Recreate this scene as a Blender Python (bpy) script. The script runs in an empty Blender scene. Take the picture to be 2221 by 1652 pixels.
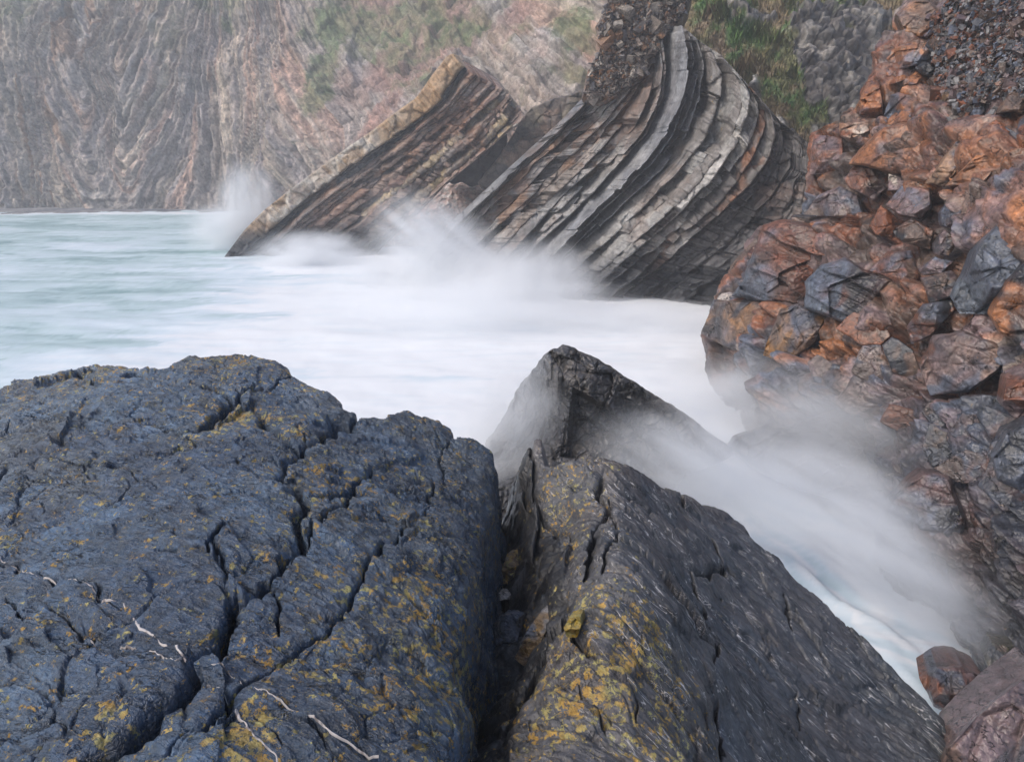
import bpy, math, random
import numpy as np
from mathutils import Vector
sc = bpy.context.scene
C = sc.collection
# ------------------------------------------------------------------ camera, world, sun, exposure
PITCH = math.radians(17.8); CAMZ = 5.0; FOC = 1480.0; CX, CY = 1110.0, 826.0
cam_d = bpy.data.cameras.new('camera'); cam = bpy.data.objects.new('camera', cam_d); C.objects.link(cam)
cam.location = (0, 0, CAMZ); cam.rotation_euler = (math.pi/2 - PITCH, 0, 0)
cam_d.sensor_width = 36.0; cam_d.lens = 36.0*FOC/2220.0; cam_d.clip_start = 0.05; cam_d.clip_end = 2000
sc.camera = cam
w = bpy.data.worlds.new("World"); sc.world = w; w.use_nodes = True
nt = w.node_tree; bg = nt.nodes['Background']
sky = nt.nodes.new('ShaderNodeTexSky'); sky.sky_type = 'NISHITA'; sky.sun_disc = False
SUN_EL, SUN_AZ = math.radians(48), math.radians(-115)
sky.sun_elevation = SUN_EL; sky.sun_rotation = SUN_AZ
sky.air_density = 1.0; sky.dust_density = 4.0; sky.ozone_density = 1.0
hsv = nt.nodes.new('ShaderNodeHueSaturation'); hsv.inputs['Saturation'].default_value = 1.15
nt.links.new(sky.outputs[0], hsv.inputs['Color']); nt.links.new(hsv.outputs[0], bg.inputs[0])
bg.inputs[1].default_value = 0.13
sd = bpy.data.lights.new('sun', 'SUN'); sd.energy = 1.0; sd.angle = math.radians(25); sd.color = (1.0, 0.985, 0.96)
sun = bpy.data.objects.new('sun', sd); C.objects.link(sun)
dvec = Vector((math.sin(SUN_AZ)*math.cos(SUN_EL), math.cos(SUN_AZ)*math.cos(SUN_EL), math.sin(SUN_EL)))
sun.rotation_euler = (-dvec).to_track_quat('-Z', 'Y').to_euler(); sun.location = dvec*60
sc.view_settings.view_transform = 'Standard'; sc.view_settings.look = 'None'
sc.view_settings.exposure = 0.55; sc.view_settings.gamma = 1.0
try:
    sc.cycles.use_denoising = True; sc.cycles.denoiser = 'OPENIMAGEDENOISE'
except Exception: pass
sc.render.engine = 'CYCLES'
sc.cycles.max_bounces = 8; sc.cycles.diffuse_bounces = 3; sc.cycles.glossy_bounces = 2
sc.cycles.volume_bounces = 6; sc.cycles.transparent_max_bounces = 16
sc.cycles.use_adaptive_sampling = True; sc.cycles.adaptive_threshold = 0.008
sc.cycles.volume_step_rate = 1.0; sc.cycles.volume_max_steps = 96
# ------------------------------------------------------------------ geometry of the view, used to measure where things stand
SP, CP = math.sin(PITCH), math.cos(PITCH)
def ray(px, py):
    a = (np.asarray(px, float)-CX)/FOC; b = (CY-np.asarray(py, float))/FOC
    return a, CP+b*SP, -SP+b*CP
def at_z(px, py, z):
    x, y, q = ray(px, py); t = (CAMZ-np.asarray(z, float))/(-q)
    return np.stack([x*t, y*t], -1)
def at_Y(px, py, Y):
    x, y, q = ray(px, py); t = Y/y
    return np.stack([x*t, y*t, CAMZ+q*t], -1)
def S(scale, ox, oy, pts): return [(ox+scale*a, oy+scale*b) for a, b in pts]
q5 = lambda p: S(.5482, 0, 746, p)
q6 = lambda p: S(.5698, 976.8, 710.4, p)
q4 = lambda p: S(.5107, 1465.2, 0, p)
qt = lambda p: S(.2151, 1820.4, 0, p)
q2 = lambda p: S(.344, 444, 0, p)
# ------------------------------------------------------------------ noise
def _h(ix, iy, iz, seed):
    n = (ix.astype(np.int64)*374761393 + iy.astype(np.int64)*668265263 + iz.astype(np.int64)*2147483647 + seed*1274126177) & 0xffffffff
    n = ((n ^ (n >> 13))*1274126177) & 0xffffffff
    n = ((n ^ (n >> 16))*2246822519) & 0xffffffff
    return ((n ^ (n >> 15)) & 0xffffff).astype(np.float32)/16777215.0
def _flat(P): return P[..., 2].size > 1000 and float(P[..., 2].min()) == float(P[..., 2].max())
def vnoise(P, seed=0):
    if _flat(P):
        z0 = np.full(P.shape[:-1], int(np.floor(float(P[..., 2].flat[0])*7))); i = np.floor(P[..., :2]); f = (P[..., :2]-i).astype(np.float32); i = i.astype(np.int64)
        f = f*f*f*(f*(f*6-15)+10); x, y = i[..., 0], i[..., 1]
        a = _h(x, y, z0, seed); b = _h(x+1, y, z0, seed); c = _h(x, y+1, z0, seed); d = _h(x+1, y+1, z0, seed)
        a = a+(b-a)*f[..., 0]; c = c+(d-c)*f[..., 0]; return 2*(a+(c-a)*f[..., 1])-1
    i = np.floor(P); f = (P-i).astype(np.float32); i = i.astype(np.int64)
    f = f*f*f*(f*(f*6-15)+10)
    x, y, z = i[..., 0], i[..., 1], i[..., 2]; fx, fy, fz = f[..., 0], f[..., 1], f[..., 2]
    def L(a, b, t): return a+(b-a)*t
    c = [[[_h(x+a, y+b, z+d, seed) for d in (0, 1)] for b in (0, 1)] for a in (0, 1)]
    return 2*L(L(L(c[0][0][0], c[1][0][0], fx), L(c[0][1][0], c[1][1][0], fx), fy),
               L(L(c[0][0][1], c[1][0][1], fx), L(c[0][1][1], c[1][1][1], fx), fy), fz)-1
def fbm(P, o=4, seed=0, g=.5):
    s = 0; a = 1; n = 0
    for k in range(o):
        s = s+a*vnoise(P*(2.03**k)+17.3*k, seed+k*7); n += a; a *= g
    return s/n*1.4
def ridge(P, o=4, seed=0):
    s = 0; a = 1; n = 0
    for k in range(o):
        s = s+a*(1-2*np.abs(vnoise(P*(2.1**k)+9.1*k, seed+k*5))); n += a; a *= .5
    return s/n
def worley(P, seed=0, jit=.9):
    sh = P.shape[:-1]; P = P.reshape(-1, 3).astype(np.float32)
    i = np.floor(P).astype(np.int64); F1 = np.full(len(P), 9., np.float32); F2 = F1.copy()
    ID = np.zeros(len(P), np.float32); Vv = np.zeros((len(P), 3), np.float32)
    fl = len(P) > 1000 and float(P[:, 2].min()) == float(P[:, 2].max())
    for a in (-1, 0, 1):
        for b in (-1, 0, 1):
            for c in ((0,) if fl else (-1, 0, 1)):
                j = i+np.array([a, b, c])
                r = np.stack([_h(j[:, 0], j[:, 1], j[:, 2], seed+k) for k in range(3)], -1)
                v = P-(j+.5+(r-.5)*jit).astype(np.float32)
                if fl: v[:, 2] = 0
                d = np.sqrt((v*v).sum(-1))
                m = d < F1
                F2 = np.where(m, F1, np.minimum(F2, d)); ID = np.where(m, _h(j[:, 0], j[:, 1], j[:, 2], seed+9), ID)
                Vv = np.where(m[:, None], v, Vv); F1 = np.where(m, d, F1)
    return F1.reshape(sh), F2.reshape(sh), ID.reshape(sh), Vv.reshape(sh+(3,))
def fr(x): return x-np.floor(x)
def blocks(P, seed=0, step=.5, tilt=.8, groove=.25, gw=.08):
    F1, F2, I, V = worley(P, seed)
    t = np.stack([fr(I*91.7), fr(I*57.3), fr(I*33.1)], -1)-.5
    e = F2-F1
    return (I-.5)*2*step+(V*t).sum(-1)*2*tilt-groove*np.exp(-(e/gw)**2), I, e
def smooth(x, a, b):
    t = np.clip((x-a)/(b-a), 0, 1); return t*t*(3-2*t)
def lerp(a, b, t):
    a = np.asarray(a, float); b = np.asarray(b, float); t = np.asarray(t)[..., None]; return a+(b-a)*t
def tps(pts, vals, lam=1e-3):
    pts = np.asarray(pts, float); vals = np.asarray(vals, float); n = len(pts)
    c = pts.mean(0); s = pts.std()
    X = (pts-c)/s
    def U(r2): return .5*r2*np.log(r2+1e-12)
    K = U(((X[:, None]-X[None])**2).sum(-1))+lam*np.eye(n)
    Q = np.hstack([np.ones((n, 1)), X]); A = np.block([[K, Q], [Q.T, np.zeros((3, 3))]])
    W = np.linalg.solve(A, np.concatenate([vals, np.zeros(3)]))
    def f(p):
        p = (np.asarray(p, float)-c)/s; sh = p.shape[:-1]; p = p.reshape(-1, 2); o = np.zeros(len(p))
        for i in range(n): o += W[i]*U(((p-X[i])**2).sum(-1))
        return (o+W[n]+p@W[n+1:]).reshape(sh)
    return f
def segdist(P, poly, closed=False, arc=False):
    """distance of points to a polyline (and the place along it)"""
    P = P.astype(np.float32); sh = P.shape[:-1]; P = P.reshape(-1, 2); best = np.full(len(P), 1e9, np.float32); along = np.zeros(len(P), np.float32)
    poly = [np.asarray(q, np.float32) for q in poly]
    if closed: poly = poly+[poly[0]]
    acc = 0; tot = sum(np.linalg.norm(b-a) for a, b in zip(poly, poly[1:]))
    for a, b in zip(poly, poly[1:]):
        d = b-a; L2 = float(d@d)+1e-12; t = np.clip(((P-a)@d)/L2, 0, 1)
        r = P-a-t[:, None]*d; q = (r*r).sum(-1); m = q < best
        best = np.where(m, q, best); along = np.where(m, (acc+t*math.sqrt(L2))/tot, along); acc += math.sqrt(L2)
    o = np.sqrt(best).reshape(sh)
    return (o, along.reshape(sh)) if arc else o
def inside(P, poly):
    x, y = P[..., 0], P[..., 1]; c = np.zeros(x.shape, bool); n = len(poly)
    for i in range(n):
        x1, y1 = poly[i]; x2, y2 = poly[(i+1) % n]
        if y1 == y2: continue
        c ^= ((y1 > y) != (y2 > y)) & (x < (x2-x1)*(y-y1)/(y2-y1)+x1)
    return c
# ------------------------------------------------------------------ meshes
def tag(o, label=None, cat=None, group=None, kind=None):
    if label: o['label'] = label
    if cat: o['category'] = cat
    if group: o['group'] = group
    if kind: o['kind'] = kind
    return o
def mk(name, V, F, mat, attrs=None, origin=None, parent=None, smooth_=True):
    V = np.asarray(V, np.float32).reshape(-1, 3); F = np.asarray(F, np.int32)
    if origin is None and parent is None: origin = (float(V[:, 0].mean()), float(V[:, 1].mean()), float(V[:, 2].min()))
    if parent is not None: origin = tuple(parent.location)
    me = bpy.data.meshes.new(name); k = F.shape[1]
    me.vertices.add(len(V)); me.vertices.foreach_set('co', (V-np.array(origin, np.float32)).ravel())
    me.loops.add(F.size); me.loops.foreach_set('vertex_index', F.ravel())
    me.polygons.add(len(F)); me.polygons.foreach_set('loop_start', np.arange(0, F.size, k, dtype=np.int32))
    me.polygons.foreach_set('use_smooth', np.full(len(F), smooth_))
    me.update(calc_edges=True)
    for n, a in (attrs or {}).items():
        a = np.asarray(a, np.float32)
        if n == 'col':
            a = a.reshape(len(V), -1); a = np.hstack([np.clip(a[:, :3], 0.002, 1), np.ones((len(V), 1), np.float32)])
            at = me.attributes.new(n, 'FLOAT_COLOR', 'POINT'); at.data.foreach_set('color', a.ravel())
        else:
            at = me.attributes.new(n, 'FLOAT', 'POINT'); at.data.foreach_set('value', a.ravel())
    me.materials.append(mat); me.validate()
    o = bpy.data.objects.new(name, me); C.objects.link(o)
    if parent is not None: o.parent = parent
    else: o.location = origin
    return o
def gridF(nr, nc, keep=None, flip=False):
    i = np.arange(nr*nc).reshape(nr, nc)
    F = np.stack([i[:-1, :-1], i[:-1, 1:], i[1:, 1:], i[1:, :-1]], -1)
    if flip: F = F[..., ::-1]
    F = F.reshape(-1, 4)
    if keep is not None:
        k = keep.ravel(); F = F[k[F].any(1)]
    return F
def compact(V, F, attrs):
    u, inv = np.unique(F, return_inverse=True)
    return V.reshape(-1, 3)[u], inv.reshape(F.shape), {n: np.asarray(a).reshape(len(V.reshape(-1, 3)), -1)[u] for n, a in attrs.items()}
# ------------------------------------------------------------------ materials
def rock_mat(name, fine=40, bump=.5, rough=(.35, .7), strata=None, spec=.5, lich=((.37, .215, .035), (.30, .27, .10)), lich_s=28, contrast=.45, coat=0.0, dist=.02, veins=False, fis=None):
    m = bpy.data.materials.new(name); m.use_nodes = True; t = m.node_tree; N = t.nodes; L = t.links
    b = N['Principled BSDF']; tc = N.new('ShaderNodeTexCoord'); geo = N.new('ShaderNodeNewGeometry')
    def noise(sc_, det=6, vec=None, rg=.6):
        n = N.new('ShaderNodeTexNoise'); n.inputs['Scale'].default_value = sc_; n.inputs['Detail'].default_value = det
        n.inputs['Roughness'].default_value = rg; L.new(vec or geo.outputs['Position'], n.inputs['Vector']); return n.outputs['Fac']
    def mr(x, a, b_, c, d):
        n = N.new('ShaderNodeMapRange'); L.new(x, n.inputs[0])
        for i, v in enumerate((a, b_, c, d)): n.inputs[i+1].default_value = v
        return n.outputs[0]
    def math_(op, x, y):
        n = N.new('ShaderNodeMath'); n.operation = op
        for i, v in enumerate((x, y)):
            if isinstance(v, (int, float)): n.inputs[i].default_value = v
            else: L.new(v, n.inputs[i])
        return n.outputs[0]
    def mix(f, A, B, mode='MIX'):
        n = N.new('ShaderNodeMix'); n.data_type = 'RGBA'; n.blend_type = mode
        for s, v in ((0, f), (6, A), (7, B)):
            if isinstance(v, (int, float)): n.inputs[s].default_value = v
            elif isinstance(v, tuple): n.inputs[s].default_value = v+(1,)
            else: L.new(v, n.inputs[s])
        return n.outputs[2]
    a = N.new('ShaderNodeAttribute'); a.attribute_name = 'col'
    n1 = noise(fine*.25); n2 = noise(fine, 5); svec = None
    if strata:
        mp = N.new('ShaderNodeMapping'); mp.vector_type = 'TEXTURE'; mp.inputs['Rotation'].default_value = strata[0]; mp.inputs['Scale'].default_value = tuple(1/q for q in strata[1])
        L.new(geo.outputs['Position'], mp.inputs['Vector']); svec = mp.outputs[0]; ns = noise(1.0, 7, svec, .65)
    v = mr(n1, .3, .7, 1-contrast, 1+contrast); v2 = mr(n2, .3, .7, 1-contrast*.7, 1+contrast*.7); v = math_('MULTIPLY', v, v2)
    if strata: v = math_('MULTIPLY', v, mr(ns, .35, .65, 1-contrast*.7, 1+contrast*.7))
    cc = N.new('ShaderNodeCombineXYZ')
    for i in range(3): L.new(v, cc.inputs[i])
    col = mix(1.0, a.outputs['Color'], cc.outputs[0], 'MULTIPLY')
    # lichen: ragged flecks, as many as the 'lich' attribute asks for
    la = N.new('ShaderNodeAttribute'); la.attribute_name = 'lich'
    big = noise(lich_s*.13, 2); sm = noise(lich_s, 6, None, .74)
    s_ = math_('ADD', math_('MULTIPLY', sm, .82), math_('MULTIPLY', big, .18))
    th = math_('SUBTRACT', math_('ADD', s_, math_('MULTIPLY', la.outputs['Fac'], .11)), .648)
    lf = mr(th, 0, .018, 0, .95)
    lc = mix(mr(noise(lich_s*.35, 2), .4, .6, 0, 1), lich[0], lich[1])
    lc = mix(1.0, lc, cc.outputs[0], 'MULTIPLY')
    fz = None
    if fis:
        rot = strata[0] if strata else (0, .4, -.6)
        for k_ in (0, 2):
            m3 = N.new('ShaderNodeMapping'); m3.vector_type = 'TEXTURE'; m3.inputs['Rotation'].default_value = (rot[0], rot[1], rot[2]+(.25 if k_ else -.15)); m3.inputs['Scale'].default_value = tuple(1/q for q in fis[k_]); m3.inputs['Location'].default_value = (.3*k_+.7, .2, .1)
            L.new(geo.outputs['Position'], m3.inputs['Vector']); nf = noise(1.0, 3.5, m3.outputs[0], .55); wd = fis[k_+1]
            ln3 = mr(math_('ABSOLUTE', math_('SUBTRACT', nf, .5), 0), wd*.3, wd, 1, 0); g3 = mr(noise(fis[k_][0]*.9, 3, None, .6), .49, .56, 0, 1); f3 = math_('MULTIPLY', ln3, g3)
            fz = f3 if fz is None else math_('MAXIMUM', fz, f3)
        col = mix(math_('MULTIPLY', fz, .85), col, (.006, .007, .009))  # near-black fissure lines: the shade of their depth is painted in
    if veins:
        va = N.new('ShaderNodeAttribute'); va.attribute_name = 'vein'
        for (sx, sy, wd, g0) in ((.9, 9., .0055, .50), (1.7, 20., .008, .53), (3., 34., .011, .55)):
            m2 = N.new('ShaderNodeMapping'); m2.vector_type = 'TEXTURE'; m2.inputs['Rotation'].default_value = strata[0]; m2.inputs['Scale'].default_value = (1/sx, 1/sy, 1/sy); m2.inputs['Location'].default_value = (sx, sy*.1, 0)
            L.new(geo.outputs['Position'], m2.inputs['Vector']); nv = noise(1.0, 2.2, m2.outputs[0], .5)
            ab = math_('ABSOLUTE', math_('SUBTRACT', nv, .5), 0); ln_ = mr(ab, wd*.4, wd, 1, 0)
            gate = mr(noise(2.1+sx, 3, None, .6), g0, g0+.07, 0, 1); vf = math_('MULTIPLY', math_('MULTIPLY', ln_, gate), va.outputs['Fac'])
            col = mix(vf, col, (.55, .52, .50))
    col = mix(lf, col, lc); L.new(col, b.inputs['Base Color'])
    r = mr(noise(fine*.12, 4), .35, .65, rough[0], rough[1]); r = math_('ADD', r, math_('MULTIPLY', lf, .3)); L.new(r, b.inputs['Roughness'])
    b.inputs['Specular IOR Level'].default_value = spec
    if coat: b.inputs['Coat Weight'].default_value = coat; b.inputs['Coat Roughness'].default_value = .24
    hgt = math_('ADD', math_('MULTIPLY', n1, 1.0), math_('MULTIPLY', n2, .45))
    if strata: hgt = math_('ADD', hgt, math_('MULTIPLY', ns, 1.2))
    vor = N.new('ShaderNodeTexVoronoi'); vor.feature = 'DISTANCE_TO_EDGE'; vor.inputs['Scale'].default_value = fine*.22
    nn = N.new('ShaderNodeTexNoise'); nn.inputs['Scale'].default_value = fine*.3
    L.new(geo.outputs['Position'], nn.inputs['Vector'])
    vm = N.new('ShaderNodeVectorMath'); vm.operation = 'MULTIPLY_ADD'; L.new(nn.outputs['Color'], vm.inputs[0]); vm.inputs[1].default_value = (4/fine,)*3
    L.new(svec if svec else geo.outputs['Position'], vm.inputs[2])
    if svec: vor.inputs['Scale'].default_value = 1.3; vm.inputs[1].default_value = (.6,)*3
    L.new(vm.outputs[0], vor.inputs['Vector'])
    hgt = math_('ADD', hgt, mr(vor.outputs['Distance'], 0, .05, -.12, 0))
    hgt = math_('ADD', hgt, math_('MULTIPLY', lf, .05))
    if fz is not None: hgt = math_('SUBTRACT', hgt, math_('MULTIPLY', fz, .9))
    bp = N.new('ShaderNodeBump'); bp.inputs['Strength'].default_value = bump; bp.inputs['Distance'].default_value = dist
    L.new(hgt, bp.inputs['Height']); L.new(bp.outputs[0], b.inputs['Normal'])
    if coat: L.new(bp.outputs[0], b.inputs['Coat Normal'])
    return m
LDA = math.radians(-36)
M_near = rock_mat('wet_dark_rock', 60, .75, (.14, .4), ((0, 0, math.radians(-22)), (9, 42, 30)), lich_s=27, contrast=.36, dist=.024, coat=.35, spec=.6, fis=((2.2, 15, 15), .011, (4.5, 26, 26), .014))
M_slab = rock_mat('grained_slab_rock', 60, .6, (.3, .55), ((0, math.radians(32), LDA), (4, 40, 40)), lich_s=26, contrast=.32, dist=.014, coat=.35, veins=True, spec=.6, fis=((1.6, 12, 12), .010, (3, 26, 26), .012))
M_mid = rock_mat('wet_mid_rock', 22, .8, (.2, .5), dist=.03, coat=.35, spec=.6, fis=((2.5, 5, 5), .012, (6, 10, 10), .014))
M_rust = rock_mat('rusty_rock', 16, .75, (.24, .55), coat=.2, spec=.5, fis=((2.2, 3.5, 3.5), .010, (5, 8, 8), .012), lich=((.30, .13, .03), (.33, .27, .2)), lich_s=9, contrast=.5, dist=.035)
M_bed = rock_mat('bedded_rock', 9, .6, (.38, .7), lich=((.42, .24, .05), (.5, .47, .4)), lich_s=5, contrast=.36, dist=.06)
M_far = rock_mat('far_cliff_rock', 3.2, 1.0, (.7, .95), lich=((.10, .13, .05), (.13, .15, .06)), lich_s=2.2, contrast=.42, dist=.16, spec=.2)
def plain(name, col, rough=.8, spec=.3):
    m = bpy.data.materials.new(name); m.use_nodes = True; b = m.node_tree.nodes['Principled BSDF']
    a = m.node_tree.nodes.new('ShaderNodeAttribute'); a.attribute_name = 'col'
    m.node_tree.links.new(a.outputs['Color'], b.inputs['Base Color'])
    b.inputs['Roughness'].default_value = rough; b.inputs['Specular IOR Level'].default_value = spec; return m
M_grass = plain('grass_blade', None, .75); M_vein = plain('quartz', None, .5)
# colours (linear)
RUST = (.165, .060, .028); ORANGE = (.27, .105, .038); BROWN = (.115, .078, .06); SLATE = (.085, .098, .13); DARK = (.03, .032, .038)
PURP = (.14, .098, .098); PALE = (.38, .33, .28); GREY = (.17, .165, .165); BLACK = (.012, .013, .016); CREAM = (.42, .35, .27)
def blend(P, cols, scale, seed=0, sharp=.12, w=None):
    """patches of several rock colours, mixed along warped noise"""
    Pw = P*scale+.5*np.stack([fbm(P*scale*1.7, 2, seed+50), fbm(P*scale*1.7, 2, seed+60), fbm(P*scale*1.7, 2, seed+70)], -1)
    out = np.zeros(P.shape[:-1]+(3,)); tot = 0
    for k, c in enumerate(cols):
        n = fbm(Pw, 3, seed+k*11)+(0 if w is None else w[k]); e = np.exp(n/sharp)
        out = out+e[..., None]*np.array(c); tot = tot+e
    return out/tot[..., None]
# ================================================================== SEA
def build_sea():
    nt_, nr_ = 420, 420
    th = np.radians(np.linspace(-62, 62, nt_)); r = np.geomspace(2.6, 90, nr_)
    R, T = np.meshgrid(r, th, indexing='ij'); x = R*np.sin(T); y = R*np.cos(T)
    P = np.stack([x, y, 0*x], -1)
    swell = .07*fbm(P*np.array([.25, .5, 1]), 3, 5)+.03*fbm(P*np.array([1., 1.6, 1]), 3, 8)
    z = swell*smooth(R, 4, 14); ac0 = x*.92+y*.38; z = z+.07*smooth(y, 12, 8)*ridge(np.stack([(x*.38-y*.92)*.6, ac0*2.2+.5*fbm(P*.8, 2, 3), 0*x], -1), 4, 49)
    # foam: whitest where the swell breaks between the rocks
    cen = [(1.5, 19, 11, 7), (-1, 27, 9, 6), (3.5, 10, 6, 6), (-5, 36, 9, 5), (0, 13, 7, 5), (-9, 41, 6, 4), (4, 7, 3, 3), (3, 15, 6, 6), (6, 22, 8, 6)]
    f = np.zeros_like(x)
    for cx, cy, sx, sy in cen: f = np.maximum(f, np.exp(-(((x-cx)/sx)**2+((y-cy)/sy)**2)**1.3*.8))
    streak = fbm(np.stack([x*.12+.6*fbm(P*.12, 2, 3), y*.30+.5*fbm(P*.2, 2, 13), 0*x], -1), 5, 21, .6)
    fine_ = fbm(np.stack([x*.5, y*2.0, 0*x], -1)+.5*streak[..., None], 4, 31, .6)
    left = .47+.42*streak+.22*fine_+.25*smooth(-x/np.maximum(y, 1), .2, -.3)
    wisp = fbm(np.stack([x*.22+.9*streak, y*.8+.6*fine_, 0*x], -1), 5, 27, .6); foam = np.clip(np.maximum(left, 0)+f*1.05-.24*smooth(wisp, .02, .5)-.12*smooth(streak, 0, .5), 0, 1)
    near = smooth(y, 12, 7.5)*smooth(x, .8, 1.8); aw = x*.38-y*.92; ac = x*.92+y*.38+.35*fbm(P*.9, 3, 46); tur = ridge(np.stack([aw*.55, ac*3.4, 0*x], -1), 5, 44); foam = foam*(1-near)+near*np.clip(.80+.55*tur, .25, 1)
    surf = np.exp(-((y-71.2)/2.2)**2)*.95; foam = np.clip(np.maximum(foam, surf*(1+.2*fine_)), 0, 1)
    foam *= 1-.10*np.clip(fine_+.3, 0, 1)*(y < 9)
    V = np.stack([x, y, z], -1)
    m = bpy.data.materials.new('sea_water'); m.use_nodes = True; t = m.node_tree; N = t.nodes; L = t.links; b = N['Principled BSDF']
    a = N.new('ShaderNodeAttribute'); a.attribute_name = 'foam'
    cr = N.new('ShaderNodeValToRGB'); e = cr.color_ramp.elements
    e[0].position = 0; e[0].color = (.21, .33, .34, 1); e[1].position = 1; e[1].color = (.77, .795, .82, 1)
    k = e.new(.35); k.color = (.42, .54, .56, 1); k = e.new(.7); k.color = (.60, .69, .75, 1)
    geo = N.new('ShaderNodeNewGeometry'); mp = N.new('ShaderNodeMapping'); mp.inputs['Scale'].default_value = (.5, 2.2, 1)
    ns = N.new('ShaderNodeTexNoise'); ns.inputs['Scale'].default_value = 1.1; ns.inputs['Detail'].default_value = 6
    L.new(geo.outputs['Position'], mp.inputs[0]); L.new(mp.outputs[0], ns.inputs['Vector'])
    mm = N.new('ShaderNodeMath'); mm.operation = 'MULTIPLY_ADD'; L.new(ns.outputs['Fac'], mm.inputs[0]); mm.inputs[1].default_value = .5
    ad = N.new('ShaderNodeMath'); ad.operation = 'SUBTRACT'; L.new(a.outputs['Fac'], ad.inputs[0]); ad.inputs[1].default_value = .25; L.new(ad.outputs[0], mm.inputs[2])
    L.new(mm.outputs[0], cr.inputs[0]); L.new(cr.outputs[0], b.inputs['Base Color'])
    b.inputs['Roughness'].default_value = .55; b.inputs['Specular IOR Level'].default_value = .25
    o = mk('sea', V, gridF(nr_, nt_), m, {'foam': foam}, origin=(0, 0, 0)); tag(o, kind='structure')
build_sea()
def build_beach():
    x = np.linspace(-75, 45, 420); y = np.geomspace(1, 30, 60)-1+66
    Y, X = np.meshgrid(y, x, indexing='ij'); P = np.stack([X, Y, 0*X], -1)
    z = -.26+.035*(Y-66)+.08*fbm(P*.15, 3, 4)*smooth(Y, 67, 72)+.03*fbm(P*1.5, 3, 6)
    col = blend(P, [(.07, .075, .085), (.10, .10, .11), (.16, .15, .15)], .5, 3)
    col = lerp((.045, .05, .06), (1, 1, 1), smooth(Y, 67, 73))*col/np.array(1.0)*np.where(Y[..., None] < 70, 1.0, 1.6)
    col = np.clip(col, .02, 1)
    o = mk('beach', np.stack([X, Y, z], -1), gridF(60, 420), M_far, {'col': col, 'lich': 0*X}, origin=(0, 70, 0)); tag(o, kind='structure')
build_beach()
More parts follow.
